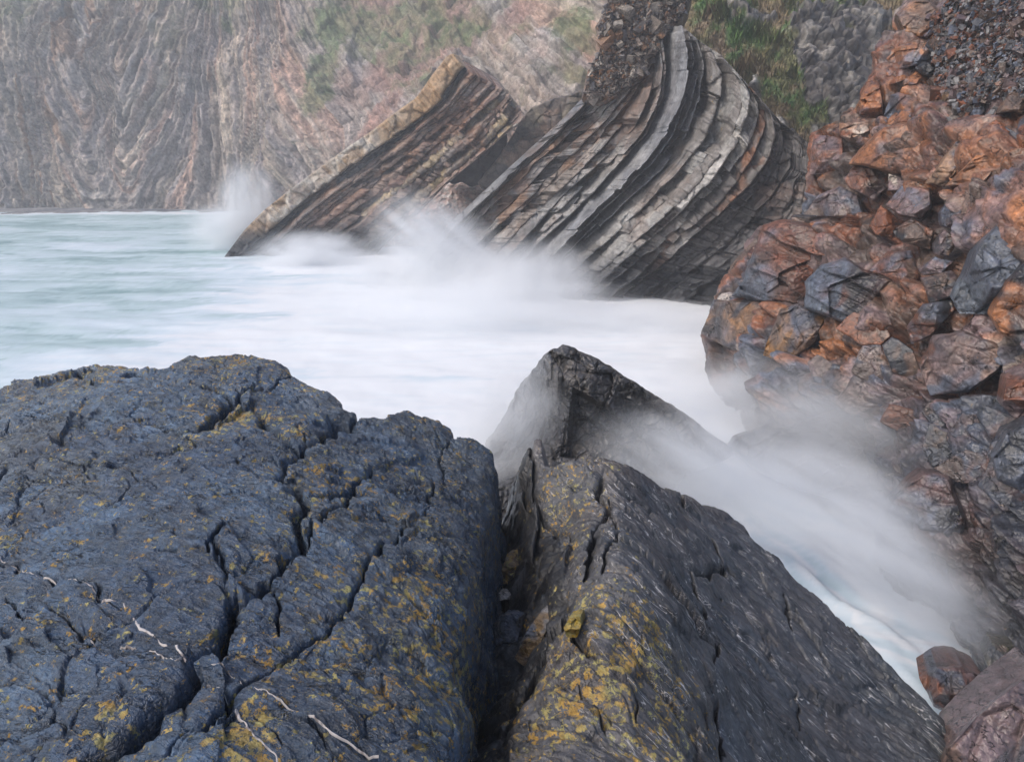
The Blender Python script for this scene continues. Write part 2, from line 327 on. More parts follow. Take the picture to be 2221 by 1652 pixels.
# ================================================================== FAR CLIFF AND SLOPES
def normals(V):
    du = np.gradient(V, axis=1); dv = np.gradient(V, axis=0); n = np.cross(du, dv)
    n /= np.linalg.norm(n, axis=-1, keepdims=True)+1e-9; return n
def build_far():
    ctrl = [(-300, 470, 78), (0, 470, 78), (300, 470, 75.5), (600, 470, 75), (850, 470, 70), (0, 0, 86), (300, 0, 85), (600, 0, 86), (900, 0, 82), (1150, 0, 72), (1320, 0, 60),
            (1320, 250, 50), (1150, 260, 52), (980, 420, 50), (900, 300, 62), (700, 300, 72), (450, 250, 80), (1100, 480, 46), (-300, 0, 88), (1700, 0, 55), (1700, 400, 45), (300, -200, 96), (1300, -200, 72)]
    f = tps([(a, b) for a, b, _ in ctrl], [c for *_, c in ctrl], 1e-2)
    PX, PY = np.meshgrid(np.linspace(-330, 1600, 1040), np.linspace(-170, 520, 460)); V = at_Y(PX, PY, f(np.stack([PX, PY], -1)))
    n = normals(V); n *= np.sign(-n[..., 1:2])
    x, y, z = V[..., 0], V[..., 1], V[..., 2]
    # beds stand nearly upright and zigzag across the face
    def band(ang, k, seed, st=.09):
        ca, sa = math.cos(ang), math.sin(ang); q = x*ca+z*sa; l = -x*sa+z*ca
        wv = .55*fbm(V*.10, 2, seed+3)
        return ridge(np.stack([(q+wv)*k, l*st*k*.8, y*.04], -1), 4, seed), q+wv
    a1, qa = band(math.radians(8), .42, 11); a2, qb = band(math.radians(-24), .42, 15); a3, qc = band(math.radians(26), .42, 19); a4, qd = band(math.radians(40), .3, 23)
    zg = PX+40*fbm(V*.08, 2, 77)
    def wnd(a, b, s=45): return smooth(zg, a-s, a+s)*(1-smooth(zg, b-s, b+s))
    tri = np.clip((z-3)/14, 0, 1)
    ws = [wnd(-500, 110), wnd(110, 250)*.9, wnd(250, 430), wnd(430, 560), wnd(560, 2000)]
    st = ws[0]*a1+ws[1]*a3+ws[2]*a2+ws[3]*a1+ws[4]*a4
    q = ws[0]*qa+ws[1]*qc+ws[2]*qb+ws[3]*qa+ws[4]*qd
    big = fbm(V*.07, 4, 40); bl, I, e = blocks(V*np.array([.35, .2, .3]), 44, .5, .7, .15)
    slope = smooth(PX, 640, 800)
    d = (st*1.0)*(1-.55*slope)+big*1.6+bl*(.35+.5*slope)+.35*fbm(V*.7, 4, 47)
    fs = ridge(np.stack([q*1.9+.12*fbm(V*.5, 3, 33), z*.10, y*.1], -1), 4, 34); fj = blocks(np.stack([q*1.6, z*.55, y*.5], -1), 35, .5, .8, .25)[0]
    d += (.46*fs+.36*fj)*(1-.3*slope)
    d += .9*ridge(np.stack([x*.12, z*.02, 0*x], -1), 3, 90)*(1-slope)
    W = V+n*d[..., None]
    c = blend(np.stack([q*.5, z*.06, y*.02], -1), [(.18, .16, .145), (.15, .145, .145), (.23, .145, .115), (.13, .13, .145), (.24, .215, .18)], 1.0, 52, .13)
    c2 = blend(V*np.array([.1, .1, .1]), [(.17, .16, .145), (.20, .155, .14), (.22, .17, .14)], 1.0, 57, .25)
    c = (.6*c+.4*c2)*np.array((1.46, 1.42, 1.36))
    c = c*(1+.26*st[..., None])*(1+.26*fs[..., None])*(1+.42*fbm(np.stack([q*4.5, z*.4, 0*x], -1), 4, 71)[..., None])
    rust = smooth(fbm(np.stack([q*.7, z*.1, 0*x], -1), 3, 61), .25, .6)*(smooth(PX, 330, 60)*.8+.12)
    c = lerp(c, 1, 0*rust)if False else c*(1-rust[..., None])+np.array((.25, .15, .095))*rust[..., None]
    pk = smooth(fbm(V*np.array([.12, .1, .12]), 4, 66), .0, .5)*slope
    c = c*(1-.75*pk[..., None])+np.array((.29, .17, .14))*(.75*pk[..., None])*(1+.3*bl[..., None])
    # grass hanging on the ledges
    def spot(cx, cy, sx, sy, rot=0):
        dx = PX-cx; dy = PY-cy; ca, sa = math.cos(rot), math.sin(rot); u = dx*ca+dy*sa; v = -dx*sa+dy*ca
        return np.exp(-(u/sx)**2-(v/sy)**2)
    g = 1.1*spot(700, 190, 28, 90, .15)+.8*spot(740, 60, 80, 70)+.6*spot(1000, 40, 190, 60)+.75*spot(245, 330, 8, 50)+.5*spot(235, 170, 9, 40)+.55*spot(40, 40, 120, 60)+.7*spot(1250, 60, 60, 70)+1.1*spot(1240, 150, 40, 22)+.6*spot(880, 120, 110, 90)+.45*spot(1090, 190, 90, 60)+.4*spot(430, 60, 120, 80)
    g = smooth(g+.55*fbm(V*.35, 5, 81, .65), .35, .85)
    gc = blend(V*.3, [(.085, .14, .05), (.15, .16, .08), (.19, .165, .10)], 1., 83)
    c = c*(1-.8*g[..., None])+gc*.8*g[..., None]
    foot = smooth(z, 1.5, .2)[..., None]*np.where(PX < 620, 1, 0)[..., None]; c = c*(1-.35*foot)+np.array((.30, .28, .26))*.35*foot
    o = mk('cliff_face', W, gridF(460, 1040, keep=W[..., 2] > -1.2), M_far, {'col': c, 'lich': .25*g}, origin=(0, 75, 0)); tag(o, kind='structure')
build_far()
def slab(name, poly, Yf, res, d, cols, mat, seed, amp=.4, bs=.5, kind=None, lab=None, cat=None, thick=3, extra=None, w=None, lich=0., er=.04, rg=.022):
    """A body of rock with a traced outline: relief front, sides wrapped back into real thickness."""
    poly = np.array(poly, float); c = poly.mean(0)
    n = res; per = np.vstack([poly, poly[:1]]); seg = np.linalg.norm(np.diff(per, axis=0), axis=1); cum = np.concatenate([[0], np.cumsum(seg)])
    s = np.linspace(0, cum[-1], n*2, endpoint=False); B = np.stack([np.interp(s, cum, per[:, k]) for k in (0, 1)], -1)
    wq = np.concatenate([B*.03, 0*B[:, :1]+seed], -1); B = c+(B-c)*(1+rg*(fbm(wq, 4, seed)+.35*fbm(wq*5, 3, seed+1)))[:, None]
    nr = max(10, n//2); r = 1-(1-np.linspace(0, 1, nr))**1.25; R = r[:, None, None]
    rag = 1+.0*s
    Q = c+(B[None]-c)*R*rag[None, :, None]
    Y = Yf(Q); V = at_Y(Q[..., 0], Q[..., 1], Y)
    size = np.linalg.norm(at_Y(*B[0], Yf(B[:1])[0])-at_Y(*B[n], Yf(B[n:n+1])[0]))
    e = np.sqrt(np.clip((1-R[..., 0])/er, 0, 1))
    bl, I, ed = blocks(V*bs, seed, .5, .8, .3); bl2, I2, _ = blocks(V*bs*2.7, seed+3, .4, .8, .3)
    h = amp*(bl+.35*bl2+.5*fbm(V*bs*1.3, 4, seed+5))
    if extra is not None: h = h+extra(V, Q)
    dirv = np.stack(ray(Q[..., 0], Q[..., 1]), -1); dirv /= np.linalg.norm(dirv, axis=-1, keepdims=True)
    V2 = V-dirv*((h+amp*1.2)*e)[..., None]
    col = blend(V, cols, .8*bs*2, seed+20, w=w)*(1+.35*(I-.5)[..., None])
    back = np.array(d, float); ring = V2[-1]
    allV = [V2.reshape(-1, 3)]; allc = [col.reshape(-1, 3)]
    for k, (kk, sc_) in enumerate(((.33, 1.), (1., .97))):
        allV.append(((ring-ring.mean(0))*sc_+ring.mean(0)+back*kk*thick)); allc.append(col[-1])
    V3 = np.vstack(allV); m2 = n*2; i = np.arange((nr+2)*m2).reshape(nr+2, m2); j = np.roll(i, -1, 1)
    F = np.stack([i[:-1], i[1:], j[1:], j[:-1]], -1).reshape(-1, 4)
    o = mk(name, V3, F, mat, {'col': np.vstack(allc), 'lich': np.full(len(V3), lich)})
    return tag(o, lab, cat, kind=kind)
# pink scree slope seen through the notch and the bank behind the fold
slab('scree_slope', [(800, 560), (900, 460), (940, 420), (975, 396), (1022, 392), (1060, 420), (1120, 560)], lambda q: 47-.03*(q[..., 1]-400), 120, (0, .6, .2),
     [(.50, .35, .30), (.55, .42, .37), (.42, .29, .25), (.5, .46, .44)], M_far, 5, .12, 2.2, 'structure')
slab('rock_bank', [(1034, 398), (1085, 335), (1130, 262), (1150, 235), (1200, 215), (1280, 190), (1340, 170), (1260, 330), (1150, 430), (1075, 450)], lambda q: 42+0*q[..., 0], 160, (.1, 1, .1),
     [(.10, .078, .062), (.16, .105, .075), (.07, .06, .055), (.17, .14, .10)], M_bed, 9, .4, .5, 'structure')
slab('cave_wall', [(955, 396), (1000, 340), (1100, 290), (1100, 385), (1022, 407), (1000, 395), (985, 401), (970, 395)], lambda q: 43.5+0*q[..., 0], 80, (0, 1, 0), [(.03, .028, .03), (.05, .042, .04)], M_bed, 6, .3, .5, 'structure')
# ---- green hillside behind the fold
def build_hill():
    ctrl = [(1250, 60, 37), (1480, 20, 34), (1650, 120, 31), (1800, 280, 28.5), (1760, 420, 27.5), (1950, 50, 33), (1900, 240, 29.5), (2250, -50, 36), (1500, -180, 42), (2100, 400, 25), (1600, 400, 30), (1500, 200, 33)]
    f = tps([(a, b) for a, b, _ in ctrl], [c for *_, c in ctrl], 1e-2)
    NR, NC = 330, 420
    PX, PY = np.meshgrid(np.linspace(1400, 2350, NC), np.linspace(-200, 600, NR)); V = at_Y(PX, PY, f(np.stack([PX, PY], -1)))
    edge = np.interp(PY, [-200, 0, 30, 60, 120, 200, 600], [1360, 1410, 1430, 1440, 1500, 1580, 1640])
    back = np.clip((edge-PX)/60, 0, 6); V[..., 1] += back*1.2; V[..., 2] -= back*.9
    n = normals(V); n *= np.sign(-n[..., 1:2])
    # dark outcrops
    def spot(cx, cy, sx, sy): return np.exp(-((PX-cx)/sx)**2-((PY-cy)/sy)**2)
    oc = 1.1*spot(1630, 35, 60, 35)+1.1*spot(1760, 80, 50, 70)+1.2*spot(1830, 140, 75, 95)+spot(1850, 240, 70, 60)+.9*spot(1880, 60, 40, 80)+1.1*spot(1760, 200, 24, 60)+1.2*spot(1700, 400, 90, 60)+1.2*spot(1840, 400, 100, 120)
    wh = .9*spot(1640, 190, 14, 60)+1.0*spot(1680, 270, 30, 34)+.5*spot(1610, 130, 12, 35)
    oc = smooth(.75*oc+wh+.95*fbm(V*.55, 5, 3, .6), .5, .8)
    bl, I, e = blocks(V*np.array([.8, .8, 1.5]), 71, .5, .8, .35); bl2, I2, _ = blocks(V*2.6, 74, .5, .8, .3)
    stt = ridge(np.stack([(V[..., 0]*.3+V[..., 2]*.9)*1.6, V[..., 0]*.35, V[..., 1]*.3], -1), 4, 66); h = oc*(bl*.3+.24*bl2+.16*stt+.2)+(1-oc)*(.28*fbm(V*.9, 4, 12)+.10*fbm(V*4, 3, 14))+.5*fbm(V*.25, 3, 15)
    W = V+n*h[..., None]
    g = blend(V, [(.075, .155, .035), (.15, .155, .06), (.24, .18, .10), (.20, .145, .09)], .8, 30, .14, w=[-.15+.5*smooth(np.abs(PX-1530-PY*.95), 90, 20), .1, .05, -.05])
    rk = blend(V, [(.06, .054, .052), (.10, .088, .08), (.20, .185, .165), (.035, .032, .033)], 1.6, 33)*(1+.9*(I2-.5)[..., None])
    whc = smooth(wh+.5*fbm(V*1.6, 4, 5), .5, .8)[..., None]; rk = rk*(1-whc)+np.array((.5, .47, .43))*whc
    c = g*(1-oc[..., None])+rk*oc[..., None]
    o = mk('hillside', W, gridF(NR, NC), M_bed, {'col': c, 'lich': .0*oc}, origin=(12, 33, 0)); tag(o, kind='structure')
    # grass blades
    rng = np.random.default_rng(4); K = 60000
    i = rng.integers(0, NR-1, K*2); j = rng.integers(0, NC-1, K*2)
    ok = (oc[i, j] < .45) & (PX[i, j] > 1450); i, j = i[ok][:K], j[ok][:K]
    p = W[i, j]+rng.normal(0, .05, (len(i), 3)); L_ = rng.uniform(.10, .30, len(i))*(1+1.3*smooth(fbm(p*.8, 2, 9), 0, .6)); a = rng.uniform(0, 6.28, len(i))
    tip = p+np.stack([np.cos(a)*.5*L_-.1*L_, np.sin(a)*.5*L_-.35*L_, L_*.8], -1); wv = np.stack([-np.sin(a), np.cos(a), 0*a], -1)*(L_*.13)[:, None]
    VV = np.stack([p-wv, p+wv, tip], 1).reshape(-1, 3); F = np.arange(len(VV)).reshape(-1, 3)
    gc = np.repeat(c[i, j]*rng.uniform(.7, 1.5, (len(i), 1)), 3, 0)
    o = mk('grass', VV, F, M_grass, {'col': gc}, origin=(12, 33, 3)); tag(o, 'rough green and straw coloured grass on the steep slope behind the folded rock', 'grass', kind='stuff')
build_hill()
# ================================================================== BEDDED ROCKS (fin and fold)
def resample(curve, n):
    c = np.array(curve, float); s = np.concatenate([[0], np.cumsum(np.linalg.norm(np.diff(c, axis=0), axis=1))]); u = np.linspace(0, s[-1], n*3)
    p = np.stack([np.interp(u, s, c[:, k]) for k in (0, 1)], -1); k = max(3, n//14)|1
    pp = np.vstack([2*p[0]-p[k:0:-1], p, 2*p[-1]-p[-2:-k-2:-1]]); ker = np.ones(k)/k
    q = np.stack([np.convolve(pp[:, j], ker, 'same') for j in (0, 1)], -1)[k:-k]
    return q[::3][:n]
def beds(root, curves, bounds, Yf, specs, dback, N, seed, thick=2.5, part='rock_bed'):
    """each bed: a long jointed slab between two traced lines, with its own front offset, top and underside"""
    Cv = np.array([resample(c, N) for c in curves]); rng = np.random.default_rng(seed)
    def cv(t):
        t = np.minimum(t, len(curves)-1.0001); i = np.clip(np.floor(t), 0, 99).astype(int); f = (t-i)[..., None]; j = np.arange(N)
        jj = np.broadcast_to(j, t.shape)
        return Cv[i, jj]*(1-f)+Cv[i+1, jj]*f
    def bnd(t):
        if t in (bounds[0], bounds[-1]): return t+0*np.arange(N)
        a_ = np.arange(N)*1.0; return t+.11*vnoise(np.stack([a_*.012, 0*a_+t*3.1, 0*a_], -1), seed+5)+.05*vnoise(np.stack([a_*.05, 0*a_+t*5.1, 0*a_+3], -1), seed+6)
    for b, (t0, t1) in enumerate(zip(bounds, bounds[1:])):
        sp = specs(b, (t0+t1)/2); wpx = np.linalg.norm(cv(np.full(N, t1))[N//2]-cv(np.full(N, t0))[N//2]); nf = int(np.clip(wpx/2.2, 6, 26))
        u = np.linspace(0, 1, nf)
        # ragged edges
        P0 = at_Y(*cv(np.full(N, t0)).T, 30.); sl = np.arange(N)*1.0; sl = sl+14*vnoise(np.stack([sl*.05, 0*sl+b*3.3, 0*sl], -1), seed+77)
        L = sp.get('joint', 9)*rng.uniform(.7, 1.3)
        def cellrow(off, L): 
            k = np.floor((sl+off+3*vnoise(np.stack([sl*.02, 0*sl+b, 0*sl], -1), seed))/L); return k, fr((sl+off)/L)
        T = bnd(t0)[None]+(bnd(t1)-bnd(t0))[None]*u[:, None]
        k1, f1 = cellrow(b*13.7, L); rnd = _h(k1.astype(int), (k1*0+b).astype(int), (k1*0).astype(int), seed)
        rnd2 = _h(k1.astype(int), (k1*0+b).astype(int), (k1*0+7).astype(int), seed)
        T += ((rnd2-.5)*.5*(t1-t0)*sp.get('rag', .3))[None]*(u[:, None] > .5)
        px = cv(T); 
        endn = sp.get('end', 0)*rnd
        Y = Yf(px)
        V = at_Y(px[..., 0], px[..., 1], Y); front = np.zeros(T.shape)
        front += sp.get('off', 0)+sp.get('step', .15)*(rnd-.5)[None]*2
        a_ = np.arange(N)*1.0; brk = fbm(np.stack([a_*.018, 0*a_+b*4.7, 0*a_], -1), 3, seed+31); front -= sp.get('brk', .4)*(smooth(brk, .18, .24)+.7*smooth(brk, .42, .46))[None]
        if sp.get('cap'): T = T-((rnd2-.5)*.30+.22*brk)[None]*(1-u[:, None]); px = cv(T); 
        jg = np.minimum(f1, 1-f1)*L; front -= .7*sp.get('groove', .07)*np.exp(-(jg/.9)**2)[None]
        # thin laminae inside the bed
        lam = sp.get('lam', .08)*.6; warp = .1*fbm(V*.8, 3, seed+b)
        front += lam*ridge(np.stack([(u[:, None]+0*sl)*wpx*.10+warp, (sl*.012)[None]+0*T, 0*T+b], -1), 3, seed+b)
        bl, I, e = blocks(V*sp.get('bs', 1.1), seed+b, .5, .8, .25, .1)
        front += sp.get('blk', .1)*bl+.05*fbm(V*3, 3, seed)
        front += sp.get('tilt', 0)*(u[:, None]-.5)
        edge = np.minimum(u, 1-u)[:, None]; front -= .06*np.exp(-(edge*nf/1.0)**2)
        dv = np.stack(ray(px[..., 0], px[..., 1]), -1); dv /= np.linalg.norm(dv, axis=-1, keepdims=True)
        W = V-dv*front[..., None]; D = np.array(sp.get('dback', dback), float)
        ks = np.array([1., .6, .3, .14, .05])*thick
        nz = .05*fbm(V[0][None]*1.5+ks[:, None, None]*D*1.2, 3, seed+b)
        top = W[0][None]+ks[:, None, None]*D+nz[..., None]*np.array([-.7, 0, .7]); bot = W[-1][None]+ks[::-1][:, None, None]*D
        A = np.vstack([top, W, bot]); c = sp['col'](A, I)
        ncol = A.shape[1]
        # close the two ends backwards
        A = np.concatenate([A[:, :1]+D*thick, A, A[:, -1:]+D*thick], 1)
        c = np.concatenate([c[:, :1], c, c[:, -1:]], 1)
        li = np.full(A.shape[:2], sp.get('lich', 0.)); li = li*smooth(fbm(A*.35, 2, seed+2), -.2, .3)
        o = mk(part, A, gridF(A.shape[0], A.shape[1]), M_bed, {'col': c, 'lich': li}, parent=root)
        if sp.get('name'): o.name = sp['name']
        if sp.get('label'): o['label'] = sp['label']
def empty(name, loc, label, cat, group=None):
    o = bpy.data.objects.new(name, None); C.objects.link(o); o.location = loc; return tag(o, label, cat, group)
def bedcol(cols, seed, sc_=.5, wet=True, w=None, rst=.6, pale=.25, top=None):
    def f(A, I):
        c = blend(A, cols, sc_, seed, w=w)
        c = c*(1+.3*fbm(A*2.5, 3, seed+4)[..., None])
        rs = (rst*smooth(fbm(A*.55, 4, 808), .25, .45))[..., None]; c = c*(1-rs)+np.array((.19, .095, .05))*rs*(1+.4*fbm(A*3, 2, 9)[..., None])
        pl = (pale*smooth(fbm(A*np.array([.6, .6, .6]), 4, 606)+.35*fbm(A*3.5, 3, 607), .12, .4))[..., None]; c = c*(1-pl)+np.array((.33, .32, .305))*pl
        if top: tp_ = (.75*smooth(A[..., 2]+fbm(A*.8, 3, 4)*1.2, top-1, top+.6))[..., None]; c = c*(1-tp_)+np.array((.36, .21, .09))*tp_*(1+.3*fbm(A*2, 3, 3)[..., None])
        z = A[..., 2]; k = smooth(z, 2.4, .6)[..., None] if wet else 0
        return c*(1-k)+np.array((.035, .037, .042))*k
    return f
F = [[(100,1650),(250,1450),(380,1320),(560,1180),(750,1040),(900,930),(1060,820),(1200,710),(1330,620),(1430,480),(1530,350),(1570,340)],
     [(150,1660),(300,1560),(430,1450),(580,1310),(740,1190),(920,1050),(1100,920),(1300,770),(1480,640),(1560,520),(1640,430)],
     [(370,1660),(520,1520),(700,1370),(900,1210),(1100,1060),(1300,910),(1500,750),(1650,610),(1750,490)],
     [(640,1680),(800,1510),(1000,1350),(1200,1190),(1400,1030),(1550,890),(1700,750),(1830,640),(1900,570)],
     [(860,1690),(1000,1580),(1180,1450),(1330,1320),(1500,1165),(1650,1030),(1780,930),(1900,800),(1990,680)],
     [(980,1700),(1110,1570),(1210,1470),(1370,1320),(1520,1170),(1610,1090),(1720,1000),(1860,880),(1970,790),(2020,745)]]
F = [q2(c) for c in F]
fin = empty('rock_fin', (-8, 38, 0), 'tilted fin of dark brown sandstone beds with a cream top bed rising from the surf', 'rock outcrop')
rg = random.Random(3)
fb = [0, 1, 1.22, 1.45, 1.62, 1.85, 2.08, 2.25, 2.5, 2.72, 2.95, 3.15, 3.4, 3.62, 3.85, 4.1, 4.35, 4.62, 5]
def fspec(b, t):
    r = random.Random(b*7+1)
    if b == 0: return dict(cap=1, brk=.25, name='cap_bed', dback=(.02, 1, .1), off=.45, step=.14, joint=11, bs=.9, blk=.28, lam=.05, rag=.25, groove=.18, lich=.55, col=bedcol([(.40, .33, .26), (.46, .42, .36), (.33, .21, .11), (.30, .26, .22)], 5, .35, rst=.3, top=7.), label='massive cream and ochre top bed')
    cols = [(.18, .108, .083), (.23, .13, .09), (.115, .088, .077), (.26, .185, .145)]
    if b in (4, 11, 14): cols = [(.20, .12, .085), (.28, .19, .14), (.12, .085, .07)]
    if b in (10, 13, 16): cols = [(.17, .13, .10), (.10, .08, .07), (.36, .27, .15), (.24, .19, .14)]
    if b in (1, 2): cols = [(.04, .037, .038), (.07, .06, .055)]
    return dict(off=(-.5 if b in (1, 2) else r.uniform(-.3, .3)+(t-2)*.12), step=r.uniform(.08, .26) if t > 2.2 else .07, joint=r.choice([5, 7, 9, 12]), bs=1.3, blk=.12, lam=.12, rag=.35, lich=.35 if t > 2.6 else .1, col=bedcol(cols, 40+b, .45))
beds(fin, F, fb, lambda p: 38.0+.0*p[..., 0]+(560-p[..., 1])*.006, fspec, (-.18, 1, .3), 330, 7, 3.2)
Q = [[(830,640),(985,475),(1110,358),(1210,268),(1268,208),(1290,170)],
     [(870,650),(1010,490),(1130,372),(1230,285),(1300,225),(1335,175),(1340,130)],
     [(950,640),(1060,520),(1170,410),(1265,320),(1330,255),(1378,195),(1392,140),(1385,100)],
     [(1020,640),(1120,530),(1220,430),(1310,345),(1378,275),(1412,210),(1422,150),(1418,85)],
     [(1060,650),(1160,545),(1250,450),(1340,362),(1405,290),(1438,215),(1446,140),(1435,60)],
     [(1110,650),(1210,540),(1310,440),(1400,350),(1450,280),(1484,200),(1494,130),(1478,55)],
     [(1140,660),(1245,560),(1345,465),(1440,375),(1500,300),(1530,225),(1540,150),(1520,92)],
     [(1180,670),(1285,580),(1400,480),(1500,385),(1555,310),(1585,235),(1590,170),(1562,118)],
     [(1230,680),(1345,580),(1460,485),(1550,395),(1600,320),(1630,255),(1632,210),(1600,160)],
     [(1290,690),(1410,590),(1520,500),(1610,410),(1655,335),(1672,285),(1668,250),(1650,215)],
     [(1370,700),(1490,610),(1600,520),(1680,430),(1715,365),(1725,320),(1712,285),(1690,262)],
     [(1500,715),(1600,640),(1700,550),(1760,470),(1782,400),(1780,350),(1765,320),(1740,300)]]
fold = empty('folded_outcrop', (3, 27, 0), 'tall outcrop of grey rock beds bent into a curved fold above the surf', 'rock outcrop')
qb = [0, .5, .85, 1.2, 1.55, 1.85, 2.15, 2.6, 3.0, 3.35, 3.7, 3.95, 5.0, 5.25, 5.5, 5.8, 6.1, 6.5, 7.0, 7.45, 7.9, 8.3, 8.7, 9.1, 9.5, 9.9, 10.4, 11.0]
def qspec(b, t):
    r = random.Random(b*5+2); d = dict(off=r.uniform(-.16, .18), step=r.uniform(.04, .10), joint=r.choice([10, 14, 22]), bs=1.2, blk=.10, lam=.1, rag=.3, tilt=.14)
    g = [(.15, .145, .145), (.11, .105, .105), (.19, .175, .165)]
    if t < .5: d.update(name='bedding_sheet', dback=(.1, 1, -.05), off=.35, brk=.3, step=.08, groove=.05, blk=.16, lam=.15, rag=.9, joint=16, tilt=.7, label='smooth pale grey outer bedding sheet'); g = [(.16, .165, .178), (.11, .108, .11), (.19, .19, .19), (.13, .10, .085)]
    elif t < 2.6: g = [(.165, .15, .145), (.20, .165, .14), (.13, .12, .118), (.21, .125, .08)]; d.update(step=.10, off=r.uniform(-.3, .35), dback=(.1, 1, -.05))
    elif t < 3.95: g = [(.17, .168, .17), (.21, .205, .20), (.19, .14, .11), (.12, .118, .12)]; d.update(off=r.uniform(-.3, .5), joint=r.choice([8, 14, 26]))
    elif t < 5.0: g = [(.22, .228, .245), (.17, .175, .19), (.25, .25, .25)]; d.update(name='bedding_sheet', brk=.15, off=.1, step=.02, groove=.03, blk=.05, lam=.04, tilt=1.7, label='broad smooth blue grey bedding sheet')
    elif t < 5.8: g = [(.19, .19, .20), (.24, .245, .255), (.14, .138, .14)]; d.update(off=r.uniform(-.3, 0), step=.05, tilt=.6, blk=.06)
    elif t < 6.1: g = [(.05, .05, .052), (.08, .078, .08)]; d.update(off=-.75)
    elif t < 8.4: g = [(.27, .265, .255), (.21, .205, .195), (.34, .325, .305), (.17, .155, .145)]; d.update(off=.25+r.uniform(-.15, .25), step=.09, joint=18, blk=.16, bs=.9, lich=.18)
    elif t < 9.3: g = [(.12, .11, .105), (.17, .155, .14), (.08, .075, .072), (.20, .09, .045)]; d.update(off=r.uniform(-.35, 0), step=.2)
    else: d['name'] = 'shale_bed'; g = [(.095, .09, .09), (.14, .13, .125), (.06, .058, .06)]; d.update(off=-.9-r.uniform(0, .3), step=.12, blk=.22, lam=.2, lich=0)
    d['col'] = bedcol(g, 90+b, .5, rst=.05 if d.get('name') == 'bedding_sheet' else (.5 if t < 3.0 else .22), pale=.0 if (t > 9.3 or d.get('name')) else .55); return d
beds(fold, Q, qb, lambda p: 25.2+(1350-p[..., 0])*.0095+(640-p[..., 1])*.0045, qspec, (-.10, 1, .12), 420, 17, 3.5)
# rubble crown on top of the fold
slab('rubble_crown', [(1262, 215), (1275, 150), (1300, 110), (1290, 60), (1312, 18), (1345, -60), (1420, -140), (1520, -120), (1500, 0), (1478, 45), (1440, 75), (1422, 125), (1400, 165), (1350, 205), (1300, 225)], lambda q: 27.2+0*q[..., 0], 260, (.2, 1, -.1),
     [(.19, .14, .115), (.13, .105, .09), (.27, .235, .21), (.25, .14, .08)], M_bed, 19, .26, 2.1, None, 'brown crumbling rubble and broken rock capping the folded outcrop', 'rock outcrop', thick=2.5)
# ================================================================== RIGHT CLIFF
x0c = [(1530, 740, 4.6), (1600, 600, 4.6), (1760, 300, 4.6), (1950, 0, 4.7), (2220, 0, 5.6), (2220, 200, 5.2), (2050, 120, 5.6), (2050, 350, 4.9), (2220, 600, 4.4), (2000, 600, 4.9), (1850, 500, 5.2), (1800, 700, 4.6),
       (2000, 800, 5.0), (1900, 820, 4.7), (2220, 826, 4.7), (2220, 1100, 4.5), (1900, 1000, 5.0), (2050, 1000, 4.9), (2150, 1480, 4.7), (1800, 1100, 4.6), (2220, 1700, 4.7), (1680, 900, 4.7), (2500, 300, 5.2), (2500, 1000, 4.7), (2100, -200, 6.2), (2600, -200, 7)]
fx0 = tps([(a/500, b/500) for a, b, _ in x0c], [c for *_, c in x0c], 2e-2)
def Yc(px, py):
    X, Yd, Z = ray(px, py); x0 = fx0(np.stack([px/500, py/500], -1)); k = .42
    t = (x0+5*k)/np.maximum(X-k*Z, .12); return t*Yd
def rightcol(V, PXY, seed=3):
    px, py = PXY[..., 0], PXY[..., 1]
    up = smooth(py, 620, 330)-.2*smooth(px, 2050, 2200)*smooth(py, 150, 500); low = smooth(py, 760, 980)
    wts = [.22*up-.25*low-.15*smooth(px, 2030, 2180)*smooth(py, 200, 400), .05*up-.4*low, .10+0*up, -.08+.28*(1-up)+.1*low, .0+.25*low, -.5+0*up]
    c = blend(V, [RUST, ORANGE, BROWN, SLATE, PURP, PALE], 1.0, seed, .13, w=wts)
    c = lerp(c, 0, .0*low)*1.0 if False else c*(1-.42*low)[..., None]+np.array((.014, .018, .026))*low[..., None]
    return c*(1+.35*fbm(V*4, 3, seed+8)[..., None])
